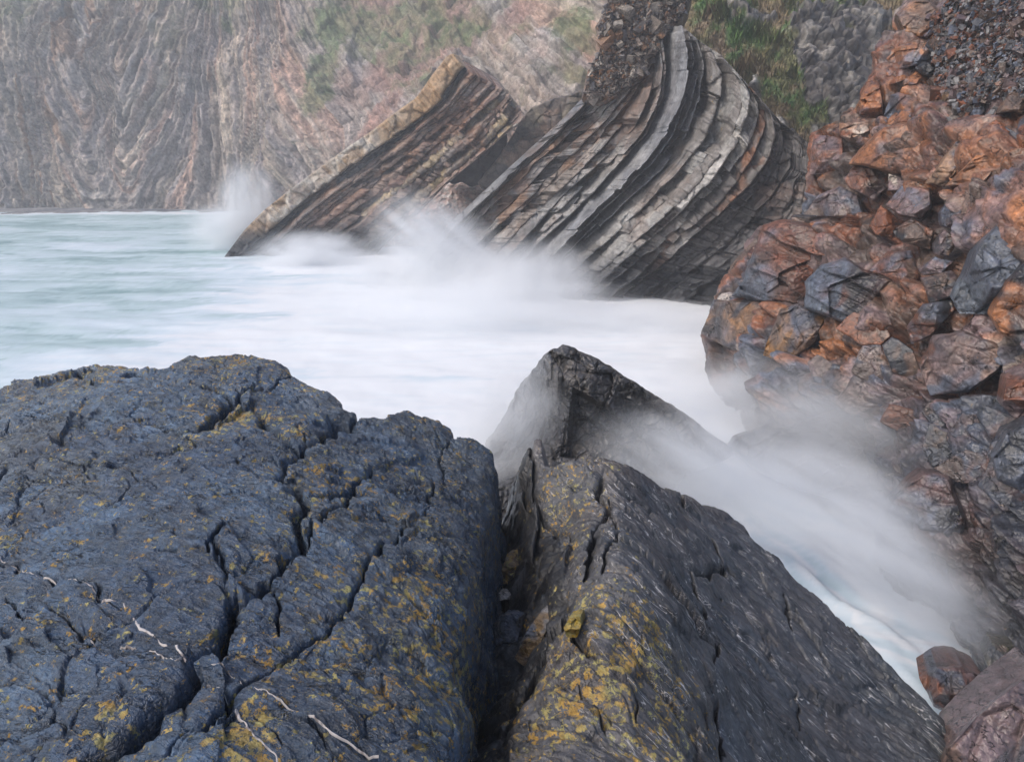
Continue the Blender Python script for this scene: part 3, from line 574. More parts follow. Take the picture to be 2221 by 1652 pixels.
def build_right():
    NR, NC = 640, 400
    py = np.linspace(-220, 1750, NR); L = np.interp(py, [-220, 0, 60, 130, 250, 290, 470, 490, 560, 650, 730, 830, 900, 1000, 1200, 1480, 1750], [2060, 1955, 1930, 1905, 1850, 1762, 1742, 1642, 1600, 1545, 1524, 1536, 1560, 1640, 1790, 2050, 2180])
    L = L+6*fbm(np.stack([py*.03, 0*py, 0*py], -1), 3, 5)
    a = np.linspace(0, 1, NC)**1.1; PX = L[:, None]+a[None]*(2620-L[:, None]); PY = py[:, None]+0*PX
    V = at_Y(PX, PY, Yc(PX, PY)*1.010+.12); n = normals(V); n *= np.sign(-n[..., :1]); 
    n = np.stack([fbm(V*0, 1)*0+n[..., 0], n[..., 1], n[..., 2]], -1)
    R = np.array([[.86, .1, .5], [-.2, .97, .1], [-.48, -.2, .86]])   # beds dip to the right and away
    Pr = V@R.T; up = smooth(PY, 420, 120)*smooth(PX, 1950, 2080)
    b1, I1, e1 = blocks(Pr*np.array([.75, .6, 1.15]), 5, .5, .9, .35, .07); b2, I2, e2 = blocks(Pr*np.array([2.0, 1.6, 3.0]), 8, .5, .8, .3, .09)
    b3, I3, e3 = blocks(Pr*np.array([6., 5, 9.]), 12, .5, .8, .3, .12)
    lam = ridge(np.stack([Pr[..., 0]*.5, Pr[..., 1]*.5, Pr[..., 2]*5], -1), 3, 15)
    dist = np.linalg.norm(V, axis=-1)/12
    low = smooth(PY, 800, 1000)
    scr = smooth(PX, 1990, 2060)*smooth(PY, 290, 200)
    h = b1*.42*(1-.6*low)+b2*.20*(1-.35*low)+b3*.035+.03*lam+.05*fbm(V*3, 4, 6)+.2*low*ridge(np.stack([Pr[..., 0]*.4, Pr[..., 1]*.4, Pr[..., 2]*2.2], -1), 3, 25)
    def stair(k, sd_):
        q_ = Pr[..., 2]*k+.35*fbm(V*.6, 3, sd_); f_ = fr(q_); n_ = _h(np.floor(q_).astype(int), np.floor(Pr[..., 0]*.5+.5*fbm(V*.7, 2, sd_+1)).astype(int), 0*np.floor(q_).astype(int), sd_); return (n_-.5)*1.2+smooth(f_, 0, .12)*(1-smooth(f_, .2, 1)*.7)-.5
    h = h+.20*stair(1.25, 41)*(1-.5*low)+.05*stair(3.6, 45)
    h = h*(1-.82*scr)
    h = h+np.exp(-((PX-2200)/80)**2-((PY-1180)/200)**2)*.14*ridge(np.stack([Pr[..., 0]*.6, Pr[..., 1]*.6, Pr[..., 2]*9], -1), 3, 28)
    ins = smooth(a, 0, .03)[None]
    W = V+n*(h*(.25+.75*ins))[..., None]
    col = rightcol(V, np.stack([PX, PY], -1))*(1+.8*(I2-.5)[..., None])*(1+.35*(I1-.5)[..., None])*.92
    # dark laminated shale at the lower right
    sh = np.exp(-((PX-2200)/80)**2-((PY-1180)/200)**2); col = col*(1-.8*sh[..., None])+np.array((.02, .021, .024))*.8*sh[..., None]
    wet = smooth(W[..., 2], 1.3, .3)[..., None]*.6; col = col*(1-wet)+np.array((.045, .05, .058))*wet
    # wrap the far end of the headland backwards so it has a body
    ext = [W[:, :1]+np.array([.8*k, 1.0*k, 0])*1.0 for k in (6., 3., 1.2, .4)]
    W = np.concatenate(ext+[W], 1); col = np.concatenate([col[:, :1]]*4+[col], 1)
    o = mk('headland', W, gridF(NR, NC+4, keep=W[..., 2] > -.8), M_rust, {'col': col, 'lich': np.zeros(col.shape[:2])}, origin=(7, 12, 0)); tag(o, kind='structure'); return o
headland = build_right()
def block(poly, label, cols, h=.3, seed=0, name='boulder', cat='boulder', group=None, mat=None, w=None, Yf=None, sharp=.14, planes=5, bedk=0, lich=0., nA=120, nR=34, wet=0, split=0, parent=None, egrow=.35):
    """One rock with its own outline: a faceted front, broken edges and a body set into or on the slope."""
    Yf = Yf or Yc; poly = np.array(poly, float); c = poly.mean(0); rng = np.random.default_rng(seed+1)
    per = np.vstack([poly, poly[:1]]); seg = np.linalg.norm(np.diff(per, axis=0), axis=1); cum = np.concatenate([[0], np.cumsum(seg)])
    s = np.linspace(0, cum[-1], nA, endpoint=False); B = np.stack([np.interp(s, cum, per[:, k]) for k in (0, 1)], -1)
    rad = np.sqrt(seg.sum()**2)/6.28; sz = rad
    r = np.concatenate([np.linspace(0, .86, nR-9), .86+.14*np.linspace(.12, 1, 9)]); r = r[:, None, None]
    wob = 1+.05*fbm(np.stack([B[:, 0]/sz*2, B[:, 1]/sz*2, 0*s+seed], -1), 3, seed)
    Q_ = c+(B-c)[None]*r*(1+(wob-1)[None, :, None]*r)
    cY = float(Yf(np.array([c[0]]), np.array([c[1]]))[0]); m = cY/FOC*1.05           # metres per pixel there
    Yb = Yf(Q_[..., 0], Q_[..., 1]); Y = Yb*.45+cY*.55; V = at_Y(Q_[..., 0], Q_[..., 1], Y)
    loc = (Q_-c)/sz; H = np.full(loc.shape[:2], 9.)
    for k in range(planes):
        a_ = 6.283*(k+rng.uniform(0, .8))/planes; sl = rng.uniform(.7, 2.2); H = np.minimum(H, 1.05-sl*(loc[..., 0]*math.cos(a_)+loc[..., 1]*math.sin(a_)-rng.uniform(.2, .7)))
    t1, t2 = rng.uniform(-.35, .35, 2); H = np.minimum(H, 1.0+t1*loc[..., 0]+(.25+t2)*loc[..., 1]); H = np.maximum(H, .1); e = np.clip((1-r[..., 0])/.09, 0, 1)**egrow
    hh = h*H*e
    if bedk: 
        q = V[..., 2]*.85+V[..., 0]*.5; hh = hh+.35*h*(np.floor(q*bedk+.3*fbm(V*1.2, 2, seed))%2-.5)*e+.12*h*ridge(np.stack([V[..., 0]*.4, V[..., 1]*.4, q*bedk*1.6], -1), 3, seed)
    bl, I, ed = blocks(V/(m*sz)*.9, seed+5, .5, .9, .25, .07)
    bl2 = blocks(V@np.array([[.86, .1, .5], [-.2, .97, .1], [-.48, -.2, .86]]).T*np.array([2.2, 1.6, 5]), seed+6, .5, .8, .35, .08)[0]
    hh = hh*.8+h*.16*bl*e+min(h*.2, .06)*bl2*e+h*.05*fbm(V/(m*sz)*3, 4, seed+7)
    dv = np.stack(ray(Q_[..., 0], Q_[..., 1]), -1); dv /= np.linalg.norm(dv, axis=-1, keepdims=True)
    W = V-dv*(hh-.15*h)[..., None]
    if split: w = [-(loc[..., 0]+.15*loc[..., 1]-split)*.6]+[(loc[..., 0]-split)*.6]*(len(cols)-1)
    col = blend(V/(m*sz), cols, .8, seed+9, sharp, w=w)*(1+.4*(I-.5)[..., None])*(1+.2*fbm(V/(m*sz)*4, 3, seed+2)[..., None])
    ring = W[-1]; bk = np.array([.35, .9, -.1])
    W2 = np.vstack([W.reshape(-1, 3), (ring-ring.mean(0))*.9+ring.mean(0)+bk*h*.9, (ring-ring.mean(0))*.4+ring.mean(0)+bk*h*1.5])
    c2 = np.vstack([col.reshape(-1, 3), col[-1], col[-1]]); nn = len(r)+2; i = np.arange(nn*nA).reshape(nn, nA); j = np.roll(i, -1, 1)
    Fc = np.stack([i[:-1], i[1:], j[1:], j[:-1]], -1).reshape(-1, 4)
    o = mk(name, W2, Fc, mat or M_rust, {'col': c2, 'lich': np.full(len(W2), lich)}, parent=parent)
    return o if parent is not None else tag(o, label, cat, group)
R_ = [RUST, ORANGE, BROWN]; RS = [RUST, BROWN, SLATE]; G_ = [SLATE, GREY, (.10, .11, .13)]; RG = [ORANGE, PALE, BROWN, SLATE]; D_ = [BROWN, (.09, .05, .035), DARK, RUST]; P_ = [PURP, SLATE, BROWN, (.2, .13, .11)]
BL = [
 (qt([(610,100),(700,30),(800,0),(900,10),(1120,170),(1110,220),(960,310),(840,380),(740,390),(660,360),(590,200),(560,150)]), 'large tilted orange brown slab at the very top of the rusty headland', [ORANGE, (.27,.13,.06), BROWN], .6),
 (qt([(950,340),(1000,280),(1200,240),(1320,205),(1370,270),(1200,330),(1100,400),(960,430),(900,400)]), 'long flat rusty slab lying right of the large tilted orange slab', [RUST, PURP, ORANGE], .35),
 (qt([(460,600),(500,520),(620,450),(800,390),(940,420),(980,500),(975,620),(820,655),(700,680),(560,740),(540,660)]), 'cream and orange streaked boulder with a dark hollow under its lower edge', [PALE, ORANGE, BROWN, SLATE], .6),
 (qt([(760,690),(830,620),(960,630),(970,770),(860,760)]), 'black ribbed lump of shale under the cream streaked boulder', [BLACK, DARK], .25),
 (qt([(1220,560),(1280,500),(1390,495),(1420,580),(1330,635),(1230,600)]), 'six sided grey topped boulder sitting in the loose scree', [BROWN, (.2,.16,.12), ORANGE], .28),
 (qt([(1420,500),(1500,460),(1535,530),(1480,585),(1425,570)]), 'small red brown stone just right of the six sided boulder', [RUST, PURP], .18),
 (qt([(1650,470),(1760,390),(1858,360),(1900,430),(1858,520),(1740,550)]), 'dark slate slab with an ochre underside at the right edge of the scree', [SLATE, DARK, ORANGE], .3),
 (qt([(1680,620),(1760,570),(1900,550),(1900,650),(1760,700),(1720,660)]), 'brown boulder below the dark slate slab at the right edge', [BROWN, PURP], .25),
 (qt([(1645,700),(1680,660),(1725,690),(1700,745),(1650,735)]), 'small cream coloured cube of stone near the right edge of the scree', [CREAM, (.4,.27,.15)], .14),
 (qt([(1660,780),(1760,735),(1880,720),(1830,780),(1700,805)]), 'thin brown flake of rock below the small cream stone', [BROWN, RUST], .15),
 (qt([(1575,400),(1640,360),(1750,380),(1700,430),(1600,440)]), 'flat brown stone above and left of the dark slate slab', [BROWN, GREY], .15),
 (qt([(1390,110),(1480,60),(1600,90),(1640,140),(1560,190),(1430,170)]), 'rounded brown boulder half buried high in the scree', [BROWN, ORANGE, GREY], .25),
 (qt([(1680,90),(1760,40),(1880,20),(1880,110),(1740,145)]), 'grey brown boulder in the top right corner of the picture', [GREY, BROWN], .25),
 (qt([(500,830),(560,780),(650,755),(690,790),(600,830),(500,860)]), 'bright orange wedge of rock below the dark hollow', [ORANGE, RUST], .2),
 (qt([(660,850),(790,735),(860,830),(700,860)]), 'orange triangular rock right of the bright orange wedge', [ORANGE, SLATE], .2),
 (qt([(825,890),(980,880),(1000,960),(940,975),(850,930)]), 'small flat blue grey stone left of the tall upright block', [SLATE], .14),
 (qt([(1010,880),(1080,845),(1320,830),(1350,960),(1260,970),(1255,1060),(1100,1140),(1040,1090)]), 'tall upright brown block with a flat grey top beside the scree', [BROWN, (.22,.13,.06), SLATE], .5),
 (qt([(1350,900),(1480,890),(1500,960),(1400,975),(1350,960)]), 'small rusty cube against the right side of the tall upright block', [RUST, BROWN], .16),
 (qt([(450,1180),(510,960),(600,930),(850,940),(1000,1000),(1030,1080),(940,1200),(830,1240),(450,1240)]), 'broad grey and brown layered block left of the tall upright block', [SLATE, BROWN, PURP, ORANGE], .5),
 (qt([(945,1220),(1000,1145),(1180,1165),(1310,1200),(1300,1260),(1170,1340),(1080,1300)]), 'pale speckled boulder wedged under the tall upright block', [PALE, GREY, BROWN], .35),
 (qt([(1310,1180),(1350,1090),(1430,1070),(1465,1110),(1420,1200),(1330,1255)]), 'smooth dark grey egg shaped stone right of the pale speckled boulder', [(.07,.075,.09), SLATE], .25),
 (qt([(1440,1190),(1560,1070),(1600,1090),(1510,1210)]), 'thin grey slate leaning beside the dark egg shaped stone', [GREY, SLATE], .12),
 (qt([(140,1130),(290,810),(400,830),(430,1000),(440,1190),(260,1190)]), 'tall orange pillar of rock on the skyline against the green slope', [ORANGE, RUST, PURP], .5),
 (qt([(0,1240),(240,1230),(430,1270),(240,1350),(100,1410),(0,1370)]), 'pinkish orange shelf below the tall orange pillar', [(.33,.17,.10), RUST, PALE], .3),
 (qt([(1600,1140),(1700,950),(1880,850),(1880,1000),(1840,1150),(1750,1130)]), 'light brown wedge at the right edge beside the scree', [BROWN, (.24,.14,.09)], .3),
 (qt([(1390,1340),(1580,1200),(1720,1330),(1600,1480),(1440,1440)]), 'orange and slate blue block below the leaning slate', [SLATE, ORANGE, RUST], .35),
 (q4([(570,660),(590,575),(710,580),(715,640),(700,735),(570,745)]), 'square red brown block jutting from the left skyline of the headland', [(.2,.075,.04), RUST, PURP], .5),
 (q4([(720,700),(880,540),(960,520),(1130,550),(1190,590),(1110,700),(1050,780),(900,730),(780,700)]), 'largest orange brown rock face with a thin white vein in the middle of the headland', [(.27,.12,.06), ORANGE, BROWN, PURP], .6),
 (q4([(1060,780),(1190,600),(1290,600),(1200,720),(1140,790)]), 'leaning tan slab right of the largest orange face', [BROWN, (.25,.15,.09), SLATE], .35),
 (q4([(1150,790),(1300,630),(1390,620),(1340,740),(1270,815),(1200,790)]), 'second leaning tan slab right of the largest orange face', [(.24,.13,.08), BROWN, ORANGE], .35),
 (q4([(710,760),(760,700),(890,720),(895,800),(840,850),(740,800)]), 'pink and white faced block under the left end of the largest orange face', [PALE, PURP, RUST], .3),
 (q4([(905,740),(1010,770),(960,810),(900,810)]), 'small pale pink wedge beside the pink and white faced block', [PALE, PURP], .15),
 (q4([(890,870),(960,790),(1085,800),(1085,880),(1040,935),(940,910)]), 'rounded pinkish brown block with curved banding below the largest orange face', [PURP, (.22,.11,.08), SLATE], .35),
 (q4([(1120,900),(1180,830),(1230,900),(1210,990),(1130,960)]), 'mauve grey upright block right of the rounded banded block', [SLATE, PURP], .3),
 (q4([(820,960),(870,870),(945,930),(920,1010),(850,1000)]), 'red brown cube below left of the rounded banded block', [RUST, (.16,.06,.03)], .3),
 (q4([(920,980),(1000,925),(1100,980),(1080,1060),(960,1030)]), 'brown slabby block right of the red brown cube', [BROWN, RUST, DARK], .28),
 (q4([(1090,1040),(1140,970),(1200,1020),(1160,1090),(1100,1080)]), 'dark mauve block right of the brown slabby block', [BROWN, PURP, DARK], .22),
 (q4([(820,1150),(900,1070),(1000,1060),(1045,1190),(990,1250),(900,1180)]), 'tilted box shaped block with a flat grey top and rusty side', [SLATE, RUST, BROWN], .45),
 (q4([(1030,1150),(1100,1090),(1180,1110),(1130,1160),(1050,1170)]), 'low pink grey block right of the tilted box shaped block', [PURP, SLATE], .2),
 (q4([(1040,1180),(1170,1150),(1210,1190),(1180,1260),(1080,1290)]), 'dark rounded block below the low pink grey block', [DARK, BROWN, PURP], .28),
 (q4([(1290,940),(1360,780),(1430,700),(1530,640),(1530,860),(1380,890),(1300,960)]), 'long smooth mauve grey slab running up the right edge of the headland', [SLATE, PURP, SLATE], .35),
 (q4([(540,910),(600,830),(700,790),(780,830),(800,920),(700,930)]), 'pale brown jointed ledge above the blue grey spur', [BROWN, PURP, SLATE], .3),
 (q4([(1180,1280),(1290,1030),(1370,950),(1540,960),(1540,1060),(1390,1220),(1330,1340),(1200,1340)]), 'big blue grey slate block with fine cross joints at the right edge', [(.12,.14,.17), (.09,.105,.13), SLATE], .55),
 (q4([(1330,1340),(1400,1200),(1540,1050),(1540,1500),(1370,1420)]), 'black and ochre stained block beneath the big blue grey slate block', [DARK, BLACK, ORANGE], .3),
 (q4([(980,1400),(1060,1290),(1170,1270),(1190,1310),(1080,1430),(1000,1460)]), 'wet blue grey wedge left of the big slate block', [SLATE, DARK, RUST], .3),
 (q4([(1030,1560),(1100,1430),(1220,1400),(1350,1450),(1440,1500),(1380,1570),(1250,1660),(1080,1680)]), 'pinkish brown ledge with rusty cracks under the wet blue grey wedge', [PURP, (.2,.13,.10), SLATE, RUST], .35),
 (q4([(1380,1720),(1400,1600),(1530,1530),(1550,1700),(1450,1790)]), 'rusty pink block at the right edge below the pinkish brown ledge', [PURP, RUST], .3),
]
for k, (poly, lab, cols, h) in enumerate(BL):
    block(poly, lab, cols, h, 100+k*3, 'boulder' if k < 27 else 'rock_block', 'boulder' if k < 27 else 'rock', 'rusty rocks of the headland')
BB = [
 (q4([(230,1260),(290,1180),(310,1110),(370,950),(460,935),(560,950),(700,960),(720,1080),(600,1190),(530,1310),(400,1290)]), 'blue grey spur of rock with a rust red bedded side above the surf', [(.09,.108,.14), (.12,.045,.025), RUST, (.07,.04,.03)], .9, 2.2),
 (q4([(540,1310),(550,1200),(620,1130),(720,1095),(800,1140),(940,1190),(1030,1290),(960,1340),(820,1330),(730,1375),(600,1330)]), 'rounded spur of thin rust brown beds right of the blue grey spur', [(.09,.108,.14), (.13,.05,.03), RUST, DARK], .8, 3.4),
 (q4([(105,1415),(160,1270),(300,1275),(400,1290),(430,1330),(370,1490),(240,1490)]), 'rust streaked rock foot at the left tip of the headland just above the foam', [BROWN, SLATE, (.22,.11,.04), DARK], .7, 0),
 (q4([(370,1510),(440,1310),(520,1290),(640,1350),(600,1450),(480,1540)]), 'wet slab with a bright rusty face right of the streaked rock foot', [SLATE, (.25,.12,.03), BROWN], .6, 0)]
for k, (poly, lab, cols, h, bk) in enumerate(BB):
    block(poly, lab, cols, h, 300+k*3, 'rock_spur', 'rock', 'wet spurs at the foot of the headland', bedk=bk, nA=220, nR=70, split=(-.12, -.55, 0, 0)[k])
def joint_blocks():
    # the bedrock breaks along joints into tightly fitted blocks; each keeps its own face
    rng = np.random.default_rng(77); reg = np.array([(1560, 560), (1650, 495), (1740, 475), (1765, 300), (1850, 260), (1900, 150), (1960, 200), (2040, 230), (2120, 262), (2270, 215), (2270, 1000), (2200, 1120), (2080, 1010), (1990, 960), (1860, 880), (1750, 850), (1690, 800), (1560, 745), (1535, 690)], float)
    ca, sa = math.cos(math.radians(33)), math.sin(math.radians(33)); A = np.array([[ca, sa], [-sa, ca]]); sc2 = np.array([1/1.55, 1.])
    to = lambda p: (p@A.T)*sc2; back = lambda p: (p/sc2)@A
    c0, c1 = to(reg).min(0)-80, to(reg).max(0)+80; st = 60
    gx, gy = np.meshgrid(np.arange(c0[0], c1[0], st), np.arange(c0[1], c1[1], st)); gx = gx+(np.arange(gx.shape[0]) % 2)[:, None]*st/2
    S_ = np.stack([gx, gy], -1).reshape(-1, 2)+rng.uniform(-.36, .36, (gx.size, 2))*st; W_ = back(S_); big = [np.array(b[0]) for b in BL]+[np.array(b[0]) for b in BB]
    n = 0
    for i in rng.permutation(len(S_)):
        if n >= 98: break
        if not inside(W_[i][None], reg)[0] or any(inside(W_[i][None], b)[0] for b in big): continue
        p = S_[i]; poly = [p+np.array(q)*st*1.2 for q in ((-1, -1), (1, -1), (1, 1), (-1, 1))]
        for j in np.argsort(((S_-p)**2).sum(1))[1:14]:
            d = S_[j]-p; L_ = np.linalg.norm(d); d = d/L_; m = L_/2*.985; out = []
            for a, b in zip(poly, poly[1:]+poly[:1]):
                da, db = (a-p)@d-m, (b-p)@d-m
                if da <= 0: out.append(a)
                if da*db < 0: out.append(a+(b-a)*(da/(da-db)))
            poly = out
        if len(poly) < 3: continue
        P2 = back(np.array(poly)); c = P2.mean(0); hi = smooth(c[1], 640, 330)*(1-smooth(c[0], 2060, 2200)*smooth(c[1], 200, 420)); lo = smooth(c[1], 700, 850)
        pal = [RUST, ORANGE, BROWN, ORANGE] if rng.random() < .75*hi else ([PURP, SLATE, (.16, .12, .105)] if rng.random() < .4+.4*lo else ([SLATE, (.07, .08, .10), BROWN] if rng.random() < .55 else [BROWN, RUST, DARK]))
        if sum(inside(q[None], b)[0] for q in P2 for b in big) > 1: continue
        k = (.8+.5*rng.random())*(1-.45*lo); block(P2, None, [tuple(np.array(q)*k) for q in pal], (.05+.11*rng.random())*(1-.3*lo), 2000+int(i), 'rock_block', parent=headland, planes=2, nA=84, nR=26, egrow=.16); n += 1
joint_blocks()
def rubble(reg, Yf, K, mu, sg, cols, label, name='scree', seed=8, lift=.985):
    rng = np.random.default_rng(seed); VV, FF, CC = [], [], []; reg = np.array(reg, float)
    base = np.array([(1, 1, 1), (-1, 1, 1), (-1, -1, 1), (1, -1, 1), (1, 1, -1), (-1, 1, -1), (-1, -1, -1), (1, -1, -1)])*.5
    fc = np.array([(0, 1, 2, 3), (7, 6, 5, 4), (0, 4, 5, 1), (1, 5, 6, 2), (2, 6, 7, 3), (3, 7, 4, 0)]); n = 0
    while n < K:
        p = rng.uniform(reg.min(0), reg.max(0))
        if not inside(p[None], reg)[0]: continue
        P = at_Y(p[0], p[1], float(Yf(p[:1], p[1:])[0])*lift); s_ = rng.lognormal(mu, sg); sc3 = np.array([1, .8, .4])*rng.uniform(.6, 1.3, 3)*s_
        q, _ = np.linalg.qr(rng.normal(size=(3, 3))); v = (base*(1+rng.normal(0, .18, (8, 3))))*sc3; VV.append(v@q.T+P+rng.normal(0, .06, 3)); FF.append(fc+8*n)
        CC.append(np.repeat((np.array(cols[rng.integers(len(cols))])*rng.uniform(.6, 1.2))[None], 8, 0)); n += 1
    o = mk(name, np.vstack(VV), np.vstack(FF), M_rust, {'col': np.vstack(CC), 'lich': np.zeros(8*K)}, smooth_=False); tag(o, label, 'scree', kind='stuff')
rubble([(2010, 60), (2060, 0), (2120, -30), (2270, -40), (2270, 200), (2140, 210), (2095, 250), (2040, 215), (2030, 170), (2030, 120)], Yc, 5200, -3.15, .62, [BROWN, PURP, SLATE, RUST, GREY, (.1, .1, .11)], 'loose brown and grey stone chippings strewn over the top of the headland')
rubble([(1275, 212), (1280, 150), (1305, 110), (1296, 60), (1318, 15), (1360, -30), (1490, -30), (1478, 30), (1440, 70), (1415, 120), (1395, 155), (1345, 190), (1300, 215)], lambda a, b: 27.0+0*a, 3600, -2.65, .6, [(.19, .14, .11), (.13, .105, .09), (.30, .26, .22), (.26, .14, .075), (.12, .11, .11), (.22, .18, .15)], 'broken brown and cream rubble on the crown of the folded outcrop', 'rubble', 12, .99)
# ================================================================== HEIGHT-FIELD ROCKS (foreground)
def field(name, label, ctrl, poly, grid, mat, colf, detail, edge_r=.22, slope=4., seed=0, cat='rock', zmin=-.6, lam=2e-3, wob=.06):
    pts = at_z([c[0] for c in ctrl], [c[1] for c in ctrl], [c[2] for c in ctrl]); f = tps(pts, [c[2] for c in ctrl], lam)
    cp = [(p if len(p) == 3 else (p[0], p[1], None)) for p in poly]
    pw = []
    for a_, b_, z_ in cp:
        z = 2.8 if z_ is None else z_
        xy = at_z(a_, b_, z)
        if z_ is None:
            for _ in range(12): z = .5*z+.5*float(f(xy)); xy = at_z(a_, b_, z)
        pw.append(tuple(xy))
    th0, th1, nt_, r0, r1, nr_, cy = grid
    T, R = np.meshgrid(np.radians(np.linspace(th0, th1, nt_)), np.geomspace(r0, r1, nr_)); x = R*np.sin(T); y = R*np.cos(T)+cy
    XY = np.stack([x, y], -1); P = np.stack([x, y, 0*x], -1)
    sd = segdist(XY, pw, True); sd = np.where(inside(XY, pw), sd, -sd)+wob*fbm(P*2.2, 4, seed+1)
    z = f(np.clip(XY, -60, 60))
    e = np.clip(edge_r-sd, 0, None); z = z-np.where(e < edge_r, e*e/(2*edge_r), edge_r/2)-slope*np.clip(-sd, 0, None)*(1+.3*fbm(P*3, 3, seed+8))
    dz, extra = detail(XY, P, sd, z)
    z = z+dz; V = np.stack([x, y, z], -1)
    V[..., :2] += (.03*np.stack([fbm(V*5, 3, seed+3), fbm(V*5, 3, seed+4)], -1))
    col, li = colf(V, XY, sd, extra)
    Fq = gridF(nr_, nt_, keep=(z > zmin) & (sd > -2.5), flip=True); V_, F_, A_ = compact(V, Fq, {'col': col, 'lich': li, 'vein': VB if name == 'rock_ridge' else 0*li})
    o = mk(name, V_, F_, mat, A_); tag(o, label, cat)
    def samp(xy):
        xy = np.asarray(xy); rr = np.hypot(xy[..., 0], xy[..., 1]-cy); tt = np.degrees(np.arctan2(xy[..., 0], xy[..., 1]-cy))
        u = np.clip(np.log(rr/r0)/np.log(r1/r0)*(nr_-1), 0, nr_-1.01); v = np.clip((tt-th0)/(th1-th0)*(nt_-1), 0, nt_-1.01); i = u.astype(int); j = v.astype(int); a = u-i; b = v-j
        return z[i, j]*(1-a)*(1-b)+z[i+1, j]*a*(1-b)+z[i, j+1]*(1-a)*b+z[i+1, j+1]*a*b
    return o, samp, f
def vein_part(root, samp, f, conv, pts, h0, h1, seed):
    c = np.array(px2w(f, conv(pts))); s = np.concatenate([[0], np.cumsum(np.linalg.norm(np.diff(c, axis=0), axis=1))]); n = int(s[-1]/.006)
    u = np.linspace(0, s[-1], n); p = np.stack([np.interp(u, s, c[:, k]) for k in (0, 1)], -1); P3 = np.concatenate([p, 0*p[:, :1]], 1)
    p = p+.003*np.stack([vnoise(P3*11, seed), vnoise(P3*11, seed+1)], -1)+.004*np.stack([vnoise(P3*50, seed+2), vnoise(P3*50, seed+3)], -1)
    t = np.gradient(p, axis=0); t /= np.linalg.norm(t, axis=1)[:, None]+1e-9; nn = np.stack([-t[:, 1], t[:, 0]], -1)
    al = u/u[-1]; hw = .68*(h0+(h1-h0)*al)*(1+.45*vnoise(P3*38, seed+4)+.35*vnoise(P3*110, seed+8))*np.clip(vnoise(P3*9, seed+5)*2+1.9, .45, 1); ws = np.linspace(-1, 1, 7)
    XY = p[None]+nn[None]*(ws[:, None]*hw[None])[..., None]; zc = samp(p); zc = np.max([np.roll(zc, q_) for q_ in range(-2, 3)], 0); zc = np.convolve(np.pad(zc, 4, 'edge'), np.ones(9)/9, 'valid'); zz = .45*zc[None]+.55*samp(XY)+np.where(np.abs(ws[:, None]) > .9, -.007, .0015+.002*(1-ws[:, None]**2))+.002*vnoise(np.concatenate([XY*60, 0*XY[..., :1]], -1), 5)
    V = np.concatenate([XY, zz[..., None]], -1); sp = smooth(fbm(np.concatenate([XY*60, 0*XY[..., :1]+.1], -1), 3, 6), .1, .45)
    c_ = np.array((.46, .43, .42))*(1-.8*sp[..., None])+np.array((.12, .10, .10))*.8*sp[..., None]
    mk('quartz_vein', V, gridF(7, n), M_vein, {'col': c_}, parent=root)
def px2w(f, pts, z=3.):
    out = []
    for a_, b_ in pts:
        zz = z; xy = at_z(a_, b_, zz)
        for _ in range(14): zz = .5*zz+.5*float(f(xy)); xy = at_z(a_, b_, zz)
        out.append(xy)
    return out
def tp(ctrl, lam=2e-3):
    pts = at_z([c[0] for c in ctrl], [c[1] for c in ctrl], [c[2] for c in ctrl]); return tps(pts, [c[2] for c in ctrl], lam)
# ---- rock A, left
A_ctrl = [(490,775,3.45),(0,840,3.1),(-400,900,3.0),(250,790,3.33),(740,870,3.3),(880,895,3.12),(1060,970,2.9),(1060,1080,2.85),(1045,1150,2.95),(1000,1350,3.12),(980,1652,3.3),(600,1652,3.5),(300,1652,3.5),(0,1652,3.4),(0,1250,3.35),(500,1200,3.52),(700,1000,3.42),(400,950,3.42),(-500,1500,3.2)]
fA = tp(A_ctrl)
A_poly = [(-900,960,2.9),(-400,895),(0,836),(90,822),(180,797),(265,787),(350,797),(400,780),(490,768),(560,775),(630,795),(680,828),(745,862),(765,885),(790,890),(880,890),(960,915),(975,945),(1020,945),(1060,965),(1075,1000),(1070,1040),(1080,1080),(1050,1120),(1036,1230),(1012,1310),(975,1380),(990,1430),(1018,1500),(1008,1580),(985,1652),(960,1900,3.3),(700,2600,3.4),(-1500,2600,3.2),(-2500,1400,3.0)]
